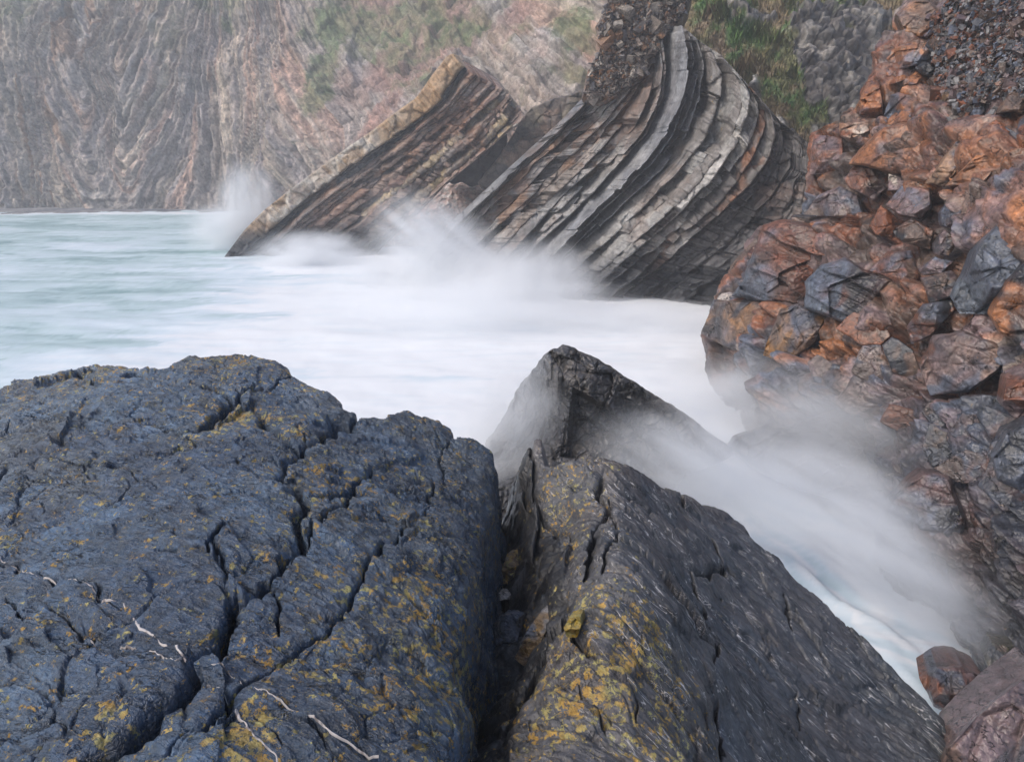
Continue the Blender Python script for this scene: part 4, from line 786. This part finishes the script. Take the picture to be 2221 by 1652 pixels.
K_A = [ # (points, half width m, depth m)
 ([(330,1700),(400,1640),(520,1570),(640,1470),(740,1370),(770,1300)], .035, .35),
 ([(770,1300),(830,1200),(880,1090),(905,990),(930,960)], .022, .22),
 ([(905,990),(960,985),(1010,960),(1080,920)], .03, .2), ([(1080,920),(1150,850),(1180,800),(1165,740),(1220,650),(1180,580),(1110,540),(1130,470),(1200,440),(1260,375),(1340,325),(1400,290),(1430,262)], .022, .16),
 ([(600,1700),(700,1600),(800,1540),(850,1480),(920,1410),(1000,1330),(1060,1260),(1090,1220),(1150,1190),(1200,1150),(1300,1110),(1370,1070),(1410,960),(1450,880),(1540,780),(1600,720)], .010, .14),
 ([(770,1300),(860,1370),(920,1415)], .012, .14),
 ([(-100,350),(0,335),(180,310),(350,300),(480,320),(600,318),(720,355),(800,340),(870,290),(930,240)], .02, .13),
 ([(720,355),(800,340),(870,290),(930,240),(950,225)], .05, .22),
 ([(930,240),(960,215),(1050,190),(1180,130),(1195,105)], .015, .12),
 ([(300,110),(370,150),(400,165)], .03, .12), ([(500,118),(550,125)], .05, .14),
 ([(740,370),(790,420),(850,425),(960,480),(1030,530)], .010, .08),
 ([(940,240),(1000,260),(1080,340),(1150,410),(1190,440)], .028, .16),
 ([(1260,300),(1310,320),(1370,290)], .09, .22),
 ([(1385,585),(1500,670),(1600,725),(1700,770),(1850,840)], .009, .09),
 ([(1600,722),(1700,650),(1690,600),(1750,540),(1740,400),(1790,360)], .007, .07),
 ([(370,500),(560,490),(700,450),(760,430)], .006, .04), ([(640,820),(820,830),(900,720)], .01, .05), ([(870,780),(880,850),(920,900),(1000,950)], .012, .07),
 ([(0,1000),(200,1050),(380,1180),(520,1220),(640,1280),(740,1285)], .007, .05), ([(0,855),(120,895),(300,955),(400,1020),(490,1040)], .006, .04),
 ([(880,1170),(980,1170),(1060,1210)], .006, .06), ([(1090,1120),(1120,1020),(1110,960)], .007, .08), ([(1290,1065),(1330,1075),(1380,1065)], .02, .12),
 ([(760,150),(870,190),(930,240)], .014, .10), ([(1180,860),(1210,770),(1290,690),(1390,590),(1470,480)], .010, .10), ([(1240,620),(1300,600),(1400,580)], .02, .08),
 ([(200,470),(330,500),(360,560),(200,600)], .006, .03), ([(0,530),(150,560),(340,575)], .006, .03), ([(1200,1480),(1290,1540),(1310,1652)], .004, .03), ([(500,490),(640,590)], .004, .03),
 ([(1480,880),(1600,980)], .004, .03), ([(1000,1450),(1100,1560)], .004, .03), ([(0,1360),(220,1390),(480,1420)], .006, .03)]
V_A = [([(0,855),(120,895),(300,955),(400,1020),(490,1040)], .002, .0025), ([(490,1035),(560,1110),(640,1170),(700,1230),(745,1285)], .005, .011), ([(360,1180),(520,1220),(620,1260),(700,1295),(745,1275)], .0015, .003),
       ([(790,1310),(860,1360),(900,1395)], .009, .005), ([(830,1300),(900,1310),(960,1350),(1060,1385),(1150,1440),(1250,1490),(1350,1570),(1440,1620),(1500,1660)], .0012, .003), ([(930,1420),(950,1470),(1010,1550),(1080,1600),(1120,1660)], .011, .003)]
def cracks(XY, P, f, conv, Ks, seed, rag=.02):
    w_ = np.stack([vnoise(P*9, seed), vnoise(P*9, seed+1)], -1)*rag+np.stack([vnoise(P*28, seed+2), vnoise(P*28, seed+3)], -1)*rag*.35
    XYw = XY+w_; dz = np.zeros(XY.shape[:-1]); deep = dz.copy()
    for pts, hw, dp in Ks:
        d, al = segdist(XYw, px2w(f, conv(pts)), arc=True)
        taper = np.clip(np.minimum(al, 1-al)*8+.35, 0, 1); hw_ = hw*np.where(hw > .02, .62, .5)*taper*(1+.35*vnoise(P*6, seed+6))
        k = 1/(1+(d/np.maximum(hw_, 1e-3))**4); sh = np.exp(-(d/(hw_*2.5+.015))**2)
        dz = np.minimum(dz, -dp*taper*k)-.05*dp*sh*taper; deep = np.maximum(deep, k)
    return dz, deep
def A_detail(XY, P, sd, z):
    dz, deep = cracks(XY, P, fA, q5, K_A, 40)
    b1, I1, e1 = blocks(P*np.array([1.1, 1.1, 1])+np.array([0, 0, .5]), 61, .5, .9, .0); b2, I2, e2 = blocks(P*np.array([3.2, 4.2, 1])+np.array([0, 0, .5])+.25*fbm(P*3, 2, 9)[..., None], 63, .5, .9, .22, .05)
    R = fbm(P*1.2, 4, 65)
    frac = smooth(fbm(P*.8, 3, 70)+.6*np.exp(-((P[..., 0]+.7)/.9)**2-((P[..., 1]-3.6)/1.3)**2), .1, .6)
    flake = ridge(np.stack([P[..., 0]*3+P[..., 1]*2, P[..., 1]*6-P[..., 0]*2, 0*sd], -1), 4, 73)
    b3, I3, e3 = blocks(P*np.array([9, 12, 1])+.3*fbm(P*6, 2, 19)[..., None], 67, .5, .9, .3, .07)
    gl = P[..., 0]*.93-P[..., 1]*.37; gq = P[..., 0]*.37+P[..., 1]*.93; gq = gq+.08*fbm(P*1.6, 3, 31)
    G = np.stack([gl*2.2, gq*9, 0*sd+.5], -1); st = blocks(G, 66, .5, .8, .15, .05)[0]; cl = ridge(np.stack([gl*4, gq*22, 0*sd], -1), 4, 78)
    wv = .22*np.stack([fbm(P*2.3, 3, 301), fbm(P*2.3, 3, 302), 0*sd], -1); wv[..., 2] = 0
    c1 = worley(P*np.array([1.5, 1.9, 1])+wv+np.array([0, 0, .5]), 305); c3 = worley(P*np.array([5.5, 7.5, 1])+wv*2.5+np.array([0, 0, .5]), 306)
    gt = smooth(fbm(P*1.7, 2, 309), -.25, .2); dz = dz-.035*gt*np.exp(-((c1[1]-c1[0])/.022)**2)-.016*smooth(fbm(P*1.1, 2, 310)+frac*.4, 0, .35)*np.exp(-((c3[1]-c3[0])/.05)**2)
    dz = dz+.05*b1+.028*b2*(.15+frac)+.013*b3*(.15+frac)+.03*R+.012*flake+.026*st+.013*cl+.007*fbm(P*18, 4, 75)
    return dz, (deep, frac)
def A_col(V, XY, sd, ex):
    deep, frac = ex; c = blend(V, [(.048, .092, .160), (.066, .110, .172), (.026, .050, .094), (.068, .090, .120)], 1.1, 81, .2)  # blue of the sky's reflection is mixed into these base tones
    c = c*(1+.35*fbm(V*3.5, 4, 88)+.3*fbm(V*11, 3, 89))[..., None]; right = smooth(V[..., 0], -1.6, .2); c = c*(1-.45*right[..., None])+np.array((.062, .074, .090))*.45*right[..., None]
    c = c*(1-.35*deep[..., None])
    vein = 0*deep; P = V*1.0; P[..., 2] = 0; w_ = np.stack([vnoise(P*12, 3), vnoise(P*12, 4)], -1)*.012+np.stack([vnoise(P*45, 5), vnoise(P*45, 6)], -1)*.003
    for pts, h0, h1 in V_A:
        d, al = segdist(XY+w_, px2w(fA, q5(pts)), arc=True); hw = h0+(h1-h0)*al; hw = hw*(1+.5*vnoise(P*30, 8)); vein = np.maximum(vein, smooth(d, hw*1.25, hw*.8)*smooth(vnoise(P*25, 9), -.9, -.55))
    
    g = .70+.30*fbm(V*.7, 3, 85)-.15*right+.25*right+.25*smooth(XY[..., 1], 3.8, 5.4)
    x, y = XY[..., 0], XY[..., 1]
    for (u, v), s_, a_ in [((950,270), .22, .6), ((1030,290), .16, 1.3), ((800,370), .14, 1.0), ((1130,360), .12, .9), ((350,1600), .14, .7), ((1000,1500), .10, .7), ((1700,1300), .5, .15), ((1250,540), .3, .4), ((1420,250), .08, 1.5), ((1700,1050), .2, .4)]:
        p = px2w(fA, q5([(u, v)]))[0]; g = g+a_*np.exp(-((x-p[0])**2+(y-p[1])**2)/s_**2)
    g = g*(1-deep)*(1-vein); return c, np.clip(g, 0, 1.25)
oA, sA, _ = field('rock_slab', 'broad blue grey wet rock with long dark cracks, white veins and orange lichen in the left foreground', A_ctrl, A_poly, (-58, 6, 940, .95, 7.6, 740, 0.0), M_near, A_col, A_detail, .12, 8, 10)
for k, (p_, h0, h1) in enumerate(V_A): vein_part(oA, sA, fA, q5, p_, h0, h1, 900+k*10)
# ---- rock B, right foreground with the dark gully on its left
B_ctrl = [(1130,1015,2.75),(1180,1010,2.85),(1250,985,3.0),(1310,985,2.95),(1440,1055,2.5),(1560,1095,2.05),(1750,1265,1.6),(1900,1390,1.3),(2040,1540,1.12),(2000,1652,1.25),(1600,1652,2.3),(1300,1652,2.95),(1160,1652,3.08),(1260,1400,3.05),(1290,1280,3.08),(1300,1150,3.02),(1500,1300,2.35),(1195,1120,2.62),(1200,1240,2.62),(1215,1350,2.72),(1150,1400,2.45),(1150,1210,2.4),
          (1110,1080,2.2),(1085,1200,2.0),(1075,1300,2.05),(1075,1400,2.2),(1120,1480,2.6),(1030,1600,2.45),(985,1500,1.6),(1000,1300,1.3),(1160,1330,2.35),(1120,1652,2.95),(1010,1652,2.4)]
fB = tp(B_ctrl)
B_poly = [(1077,1085,2.3),(1092,1055,2.5),(1110,1035,2.65),(1130,1010),(1180,1005),(1215,992),(1250,981),(1290,990),(1310,983),(1350,998),(1400,1023),(1440,1052),(1500,1063),(1560,1092),(1620,1138),(1680,1200),(1750,1262),(1830,1328),(1900,1388),(1960,1448),(2020,1508),(2065,1560),(2060,1652,1.1),(2100,2000,1.1),(1900,2600,2.2),(900,2600,2.8),(700,2000,2.4),(760,1500,1.8),(820,1200,1.6),(960,1100,1.8)]
K_B = [([(575,545),(560,640),(600,690),(545,760),(540,900),(530,950)], .022, .16), ([(600,650),(640,760),(590,880),(590,930)], .012, .10), ([(900,900),(950,1010),(980,1100),(1010,1200),(1010,1290)], .016, .16),
       ([(860,610),(900,700),(980,790),(1030,870),(1060,940)], .02, .12), ([(900,900),(960,930),(1060,900),(1100,960)], .022, .12), ([(1250,1000),(1280,1110),(1310,1170)], .02, .12), ([(1020,1420),(1040,1500),(1050,1580),(1060,1700)], .018, .16),
       ([(1120,1080),(1190,1200),(1230,1280)], .008, .08), ([(1280,1340),(1340,1450),(1320,1550)], .008, .08), ([(470,1340),(540,1450),(590,1560)], .006, .05), ([(650,620),(760,700),(860,760),(960,860)], .01, .08), ([(700,760),(820,860),(900,900)], .006, .05),
       ([(640,1330),(700,1440),(720,1520)], .006, .05), ([(1000,1000),(1100,1090),(1250,1230)], .008, .06), ([(1340,1240),(1480,1380),(1600,1500)], .012, .07), ([(430,1130),(520,1230),(560,1240)], .02, .12), ([(230,560),(330,620),(450,780),(440,860)], .014, .1), ([(1500,1100),(1640,1300),(1800,1480)], .012, .08)]
LD = None
def B_detail(XY, P, sd, z):
    global LD
    p0 = px2w(fB, q6([(650, 830)]))[0]; p1 = px2w(fB, q6([(1010, 1290)]))[0]; d = (p1-p0)/np.linalg.norm(p1-p0); LD = d
    l = P[..., 0]*d[0]+P[..., 1]*d[1]; q = -P[..., 0]*d[1]+P[..., 1]*d[0]; q = q+.10*fbm(P*1.1, 3, 4)+.018*fbm(P*5, 3, 6)
    dz, deep = cracks(XY, P, fB, q6, K_B, 50)
    gul = smooth(fG(XY), .35, .65)
    lamn = ridge(np.stack([l*1.1, q*8, 0*l], -1), 4, 91); lam2 = ridge(np.stack([l*2.5, q*26, 0*l], -1), 3, 92)
    st = blocks(np.stack([l*1.3, q*4.5, 0*l+.5], -1), 94, .5, .8, .2, .05); s2 = blocks(np.stack([l*4, q*12, 0*l+.5], -1), 95, .5, .8, .2, .07)
    dz = dz+.03*lamn+.012*lam2+.055*st[0]+.024*s2[0]+.04*fbm(P*1.1, 3, 97)+.005*fbm(P*20, 3, 99)
    gb, I, e = blocks(P*np.array([5., 3.2, 1])+np.array([0, 0, .5])+.3*fbm(P*2, 2, 5)[..., None], 98, .5, 1., .25, .08); dz = dz+gul*(.11*gb)
    return dz, (deep, gul, l, q, I)
# gully region on the ground plan (1 in the gully)
gp = px2w(fB, [(1120, 1020), (1165, 1060), (1190, 1130), (1228, 1200), (1225, 1290), (1235, 1360), (1175, 1440), (1130, 1530), (1112, 1652)])
gpoly = [tuple(g) for g in gp]+[(-3, 1.0), (-3, 6), (-1, 6)]
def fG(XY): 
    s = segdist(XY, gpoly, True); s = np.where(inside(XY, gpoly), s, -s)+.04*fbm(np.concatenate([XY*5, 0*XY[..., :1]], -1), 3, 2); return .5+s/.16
def B_col(V, XY, sd, ex):
    deep, gul, l, q, I = ex
    c = blend(V, [(.060, .054, .055), (.082, .070, .065), (.044, .048, .056), (.064, .068, .078)], 1.0, 111, .2)
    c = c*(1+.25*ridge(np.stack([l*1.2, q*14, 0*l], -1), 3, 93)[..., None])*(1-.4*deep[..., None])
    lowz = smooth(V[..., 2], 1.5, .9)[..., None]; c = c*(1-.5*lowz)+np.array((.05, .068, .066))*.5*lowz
    g_ = gul[..., None]; c = c*(1-.9*g_)+(np.array((.009, .0095, .012))*(1+1.2*(I-.5)[..., None]))*.9*g_  # gully shade painted in: wet rock taken down to near black
    # hair-thin quartz veins along the grain
    v = 1-np.abs(vnoise(np.stack([l*.9, q*13, 0*l], -1), 121))/.10; on = smooth(fbm(np.stack([l*1.4, q*5, 0*l], -1), 3, 122), -.05, .35)
    v2 = 1-np.abs(vnoise(np.stack([l*1.5+7, q*22, 0*l], -1), 125))/.12; on2 = smooth(fbm(np.stack([l*2.6, q*8, 0*l+4], -1), 3, 126), .05, .35)
    vein = np.clip(np.maximum(v*on, .8*v2*on2), 0, 1)*(1-gul)*smooth(V[..., 0], -.1, .7)
    global VB; VB = (1-gul)*smooth(V[..., 0], -.1, .7)
    g = .46+.3*fbm(V*.9, 3, 130); x, y = XY[..., 0], XY[..., 1]
    for (u, v_), s_, a_ in [((620,1000), .2, .5), ((560,1160), .2, .35), ((740,1180), .2, .45), ((850,1350), .2, .4), ((700,1450), .2, .4), ((420,1500), .2, .4), ((300,1600), .2, .5), ((420,560), .25, .55), ((250,560), .12, .5), ((480,700), .25, .35), ((480,830), .12, .8), ((230,900), .10, 1.0), ((470,1140), .08, 2.), ((330,1170), .10, .9), ((200,1480), .15, .9), ((380,1270), .10, .7), ((800,1600), .2, .5)]:
        p = px2w(fB, q6([(u, v_)]))[0]; g = g+a_*np.exp(-((x-p[0])**2+(y-p[1])**2)/s_**2)
    g = g-.75*smooth(x, .6, 1.3); g = g*(1-deep)*(1-.35*gul); return c, np.clip(g, 0, 1.15)
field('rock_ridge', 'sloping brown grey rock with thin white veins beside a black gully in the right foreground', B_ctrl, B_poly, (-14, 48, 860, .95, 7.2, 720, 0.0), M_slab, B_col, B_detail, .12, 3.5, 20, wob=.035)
# ---- pointed rock in the surf
D_ctrl = [(1220,752,2.35),(1270,768,2.2),(1330,800,2.0),(1400,845,1.75),(1480,895,1.4),(1570,960,.9),(1680,1050,.0),(1180,772,2.15),(1130,850,1.3),(1075,930,.6),(1240,838,1.85),(1300,870,1.6),(1205,975,.9),(1240,940,1.1),(1340,985,1.0),(1450,1000,.75),(1550,1050,.5),(1240,1060,.6),(1130,1000,.6),(1060,1010,.35),(1075,1090,.3),(1370,900,1.3)]
def relief_Y(ctrl):
    Yv = [float(at_z(a, b, z)[1]) for a, b, z in ctrl]; f = tps([(a/200, b/200) for a, b, _ in ctrl], Yv, 5e-3)
    return lambda q: f(q/200)
D_out = [(1050,960),(1070,935),(1100,885),(1122,845),(1150,805),(1178,768),(1200,755),(1222,749),(1245,755),(1270,766),(1300,780),(1330,799),(1365,822),(1400,843),(1440,868),(1480,893),(1525,926),(1572,960),(1592,985),(1550,1008),(1490,1030),(1440,1090),(1400,1180),(1300,1240),(1060,1200),(1030,1060)]
def D_extra(V, Q):
    # the dark broken face under the inner crest
    cr = segdist(Q, [(1225, 980), (1232, 900), (1240, 836), (1290, 862), (1345, 905)]); ins_ = inside(Q, [(1215, 990), (1230, 900), (1242, 838), (1290, 865), (1350, 905), (1330, 1000)])
    return np.where(ins_, -.30*smooth(cr, 0, 14), 0)+.07*fbm(V*5, 4, 5)+.09*blocks(V*3.2, 9, .5, .9, .3)[0]
slab('pointed_rock', D_out, relief_Y([(a, b, z) for a, b, z in D_ctrl]+[(1060, 1180, .1), (1300, 1250, .2), (1700, 1120, -.1)]), 420, (.1, 1, -.55),
     [(.038, .038, .042), (.055, .048, .044), (.022, .024, .028), (.085, .075, .068)], M_mid, 141, .2, 1.5, None, 'dark pyramid shaped rock veiled in spray, standing in the white surf behind the foreground rocks', 'rock', 2.2, D_extra)
L_out = [(1575,965),(1590,945),(1625,935),(1660,918),(1690,930),(1740,915),(1800,890),(1900,850),(2080,900),(2120,1120),(1950,1110),(1830,1090),(1740,1065),(1680,1045),(1640,1020),(1600,990)]
slab('rock_ledge', L_out, relief_Y([(1600,960,.25),(1660,925,.6),(1800,900,.9),(1950,960,1.0),(1950,1060,.7),(1800,1070,.3),(1660,1030,.1),(1900,870,1.2),(2100,1100,.8),(2100,920,1.3)]), 300, (.6, 1, -.3),
     [(.06, .062, .07), (.085, .08, .08), (.04, .042, .047)], M_mid, 151, .16, 1.8, None, 'low dark ledge half covered by mist at the foot of the right headland', 'rock', 1.5)
# ---- small rocks at the water's edge, lower right
Yz = lambda z: (lambda px, py: at_z(px, py, z)[..., 1])
block([(1995,1470),(2030,1445),(2085,1440),(2135,1470),(2145,1525),(2085,1560),(2025,1530)], 'rounded wet purple brown boulder in the lower right corner at the edge of the foam', [PURP, (.06,.05,.05), RUST, SLATE], .4, 501, Yf=Yz(.5), mat=M_mid, nA=180, nR=60)
block([(2010,1720),(2045,1620),(2085,1575),(2150,1520),(2240,1450),(2330,1500),(2330,1760)], 'pinkish grey cracked boulder cut off by the bottom right corner', [PURP, (.17,.14,.14), (.15,.10,.08)], .45, 504, Yf=Yz(1.2), mat=M_mid, nA=200, nR=70)
block([(2130,1420),(2150,1390),(2200,1400),(2215,1450),(2190,1490),(2150,1470)], 'olive stained round stone between the foam and the cracked corner boulder', [(.06,.055,.03), DARK, BROWN], .25, 507, Yf=Yz(.4), mat=M_mid)
block([(1900,1150),(1930,1080),(2000,1020),(2060,1030),(2090,1120),(2080,1230),(2010,1250),(1960,1200)], 'dark wet step in the headland with white water pouring over it', [SLATE, DARK, (.10,.05,.04)], .4, 510, 'rock_block', 'rock', mat=M_mid, nA=180, nR=60)
block([(2150,990),(2180,930),(2260,900),(2300,1010),(2260,1100),(2160,1040)], 'smooth blue black block at the right edge above the laminated shale', [SLATE, DARK], .35, 513, 'rock_block', 'rock', mat=M_mid)
EX = [(qt([(455,700),(540,640),(560,745),(490,825),(455,770)]), 'narrow rusty post of rock on the left below the cream streaked boulder', [RUST, PURP, ORANGE], .25)]
for k, (p, l_, c_, h_) in enumerate(EX): block(p, l_, c_, h_, 600+k)
# stones lodged in the gully
GS = [(q6([(190,930),(215,860),(245,850),(265,900),(240,980),(200,975)]), 'orange lichen covered stone lodged high in the black gully', [(.30,.17,.04), DARK, BROWN], 2.35, .10, 1.2),
      (q6([(240,1260),(290,1150),(350,1070),(385,1045),(380,1120),(340,1210),(280,1290)]), 'pointed wedge of grey rock with orange lichen standing in the black gully', [GREY, SLATE, (.2,.13,.06)], 2.5, .12, .6),
      (q6([(155,1030),(190,1000),(240,1005),(235,1030),(190,1040)]), 'small pale flat stone left of the lichen wedge in the gully', [(.4,.36,.33), PALE], 2.35, .05, 0),
      (q6([(430,1140),(450,1105),(495,1095),(500,1130),(480,1180),(440,1175)]), 'bright yellow lichen covered knob where the gully meets the sloping rock', [(.40,.25,.02), (.3,.2,.02)], 2.85, .08, 1.5),
      (q6([(170,1240),(160,1130),(200,1090),(270,1100),(260,1200),(210,1260)]), 'black blocky rock left of the pointed wedge in the gully', [DARK, BLACK, SLATE], 2.3, .10, 0)]
for k, (p, l_, c_, z_, h_, li_) in enumerate(GS): block(p, l_, c_, h_, 700+k*3, 'stone', 'stone', 'stones lodged in the gully', mat=M_near, Yf=Yz(float(fB(px2w(fB, [np.mean(p, 0)])[0]))+.06), lich=li_)
# ================================================================== SPRAY AND HAZE
def puff(px, py, Y, rx, ry, rz, dens, seed, tilt=0, stretch=(1, 1, .45), lab=None, thr=.35, name='spray'):
    c = at_Y(px, py, Y); bpy_m = bpy.data.materials.new('spray_mist'); bpy_m.use_nodes = True; t = bpy_m.node_tree; N = t.nodes; L = t.links
    N.remove(N['Principled BSDF']); vol = N.new('ShaderNodeVolumePrincipled'); L.new(vol.outputs[0], N['Material Output'].inputs['Volume'])
    vol.inputs['Color'].default_value = (.97, .985, 1, 1); vol.inputs['Anisotropy'].default_value = .0; vol.inputs['Density'].default_value = 0
    tc = N.new('ShaderNodeTexCoord')
    ln = N.new('ShaderNodeVectorMath'); ln.operation = 'LENGTH'; L.new(tc.outputs['Object'], ln.inputs[0])
    fo = N.new('ShaderNodeMapRange'); fo.interpolation_type = 'SMOOTHERSTEP'; L.new(ln.outputs['Value'], fo.inputs[0]); fo.inputs[1].default_value = 1.0; fo.inputs[2].default_value = .1; fo.inputs[3].default_value = 0; fo.inputs[4].default_value = 1
    mp = N.new('ShaderNodeMapping'); mp.inputs['Scale'].default_value = (1.8*stretch[0], 1.8*stretch[1], 1.8*stretch[2]); mp.inputs['Location'].default_value = (seed*3.1, seed*1.7, 0)
    L.new(tc.outputs['Object'], mp.inputs[0]); ns = N.new('ShaderNodeTexNoise'); ns.inputs['Scale'].default_value = 1.3; ns.inputs['Detail'].default_value = 3; L.new(mp.outputs[0], ns.inputs['Vector'])
    mr = N.new('ShaderNodeMapRange'); L.new(ns.outputs['Fac'], mr.inputs[0]); mr.inputs[1].default_value = thr; mr.inputs[2].default_value = .65; mr.inputs[3].default_value = 0.08; mr.inputs[4].default_value = 1
    m1 = N.new('ShaderNodeMath'); m1.operation = 'MULTIPLY'; L.new(fo.outputs[0], m1.inputs[0]); L.new(mr.outputs[0], m1.inputs[1])
    m2 = N.new('ShaderNodeMath'); m2.operation = 'MULTIPLY'; L.new(m1.outputs[0], m2.inputs[0]); m2.inputs[1].default_value = dens; L.new(m2.outputs[0], vol.inputs['Density'])
    nu, nv = 24, 14; u = np.linspace(0, 2*np.pi, nu, endpoint=False); v = np.linspace(.02, np.pi-.02, nv); U, Vv = np.meshgrid(u, v)
    P = np.stack([np.sin(Vv)*np.cos(U), np.sin(Vv)*np.sin(U), np.cos(Vv)], -1).reshape(-1, 3); i = np.arange(nu*nv).reshape(nv, nu); j = np.roll(i, -1, 1)
    me = bpy.data.meshes.new(name); me.from_pydata(P.tolist(), [], [tuple(int(q) for q in f) for f in np.stack([i[:-1], i[1:], j[1:], j[:-1]], -1).reshape(-1, 4)]+[tuple(int(q) for q in i[0]), tuple(int(q) for q in i[-1][::-1])])
    me.materials.append(bpy_m); o = bpy.data.objects.new(name, me); C.objects.link(o); o.location = tuple(c); o.scale = (rx, ry, rz); o.rotation_euler = (0, tilt, 0)
    tag(o, lab, 'spray', 'spray and mist over the surf', 'stuff')
puff(540, 455, 41, 2.3, 2, 3.4, 2.0, 1, 0, (2, 2, .7), 'tall white burst of spray behind the tip of the brown rock fin')
puff(500, 500, 41, 3.6, 2, 1.9, 2.6, 2, 0, (1, 1, 1), 'dense white spray at the water line left of the fin tip')
puff(680, 560, 34.5, 4.2, 2, 1.7, 2.8, 3, 0, (1, 1, 1), 'mist along the foot of the brown fin')
puff(860, 600, 29, 4.0, 2.0, 1.5, 1.8, 4, 0, (1, 1, 1), 'mist between the fin and the folded outcrop')
puff(985, 590, 25.6, 4.6, 2.2, 2.6, 2.8, 5, .7, (.9, 1.6, 2.2), 'big white plume breaking over the left foot of the folded outcrop')
puff(1140, 625, 23.0, 3.4, 2, 2.1, 2.4, 6, 0, (2.2, 2, .7), 'falling white spray in front of the folded beds')
puff(1000, 660, 21, 7.5, 3, 1.1, 1.2, 7, 0, (1, 1, 1), 'low white mist drifting over the central surf')
puff(1400, 690, 21, 4.0, 2, .7, 2.0, 8, 0, (1, 1, 1), 'thin mist at the foot of the folded outcrop')
puff(1100, 930, 9.4, 1.0, 1.0, 1.5, 2.2, 9, .5, (1, 1, 1), 'veil of mist on the left flank of the pointed rock')
puff(1480, 1040, 8.0, 1.9, 1.2, .7, 1.5, 10, .5, (.9, 1.1, 1.1), 'veil of mist on the right flank of the pointed rock')
puff(1600, 1040, 7.2, 1.9, 1.0, .7, 3.2, 11, .6, (.9, 1.2, 1.2), 'mist rolling between the sloping rock and the pointed rock')
puff(1620, 880, 13, 3.0, 2.4, 1.2, 1.3, 12, 0, (.9, 1.1, 1.1), 'mist around the left foot of the rusty headland')
puff(1800, 940, 9.4, 2.8, 2.0, 1.1, .9, 13, .35, (.8, 1.3, 1.3), 'mist over the low dark ledge')
puff(1850, 1110, 7.2, 2.0, 1.4, .8, 2.2, 14, .55, (.8, 1.3, 1.3), 'mist over the channel between the rocks')
puff(1970, 1260, 6.0, 1.5, 1.1, .6, 1.8, 15, .6, (.8, 1.3, 1.3), 'mist over the lower channel near the bottom right')
hz = bpy.data.materials.new('haze_air'); hz.use_nodes = True; t = hz.node_tree; t.nodes.remove(t.nodes['Principled BSDF']); v_ = t.nodes.new('ShaderNodeVolumePrincipled')
v_.inputs['Color'].default_value = (.93, .96, 1, 1); v_.inputs['Density'].default_value = .0027; t.links.new(v_.outputs[0], t.nodes['Material Output'].inputs['Volume'])
me = bpy.data.meshes.new('haze'); bx = [(a, b, c) for a in (-110, 110) for b in (-4, 125) for c in (-4, 62)]
me.from_pydata(bx, [], [(0, 1, 3, 2), (4, 6, 7, 5), (0, 4, 5, 1), (2, 3, 7, 6), (0, 2, 6, 4), (1, 5, 7, 3)]); me.materials.append(hz)
o = bpy.data.objects.new('haze', me); C.objects.link(o); tag(o, 'thin pale sea haze hanging in the bay', 'haze', kind='stuff')
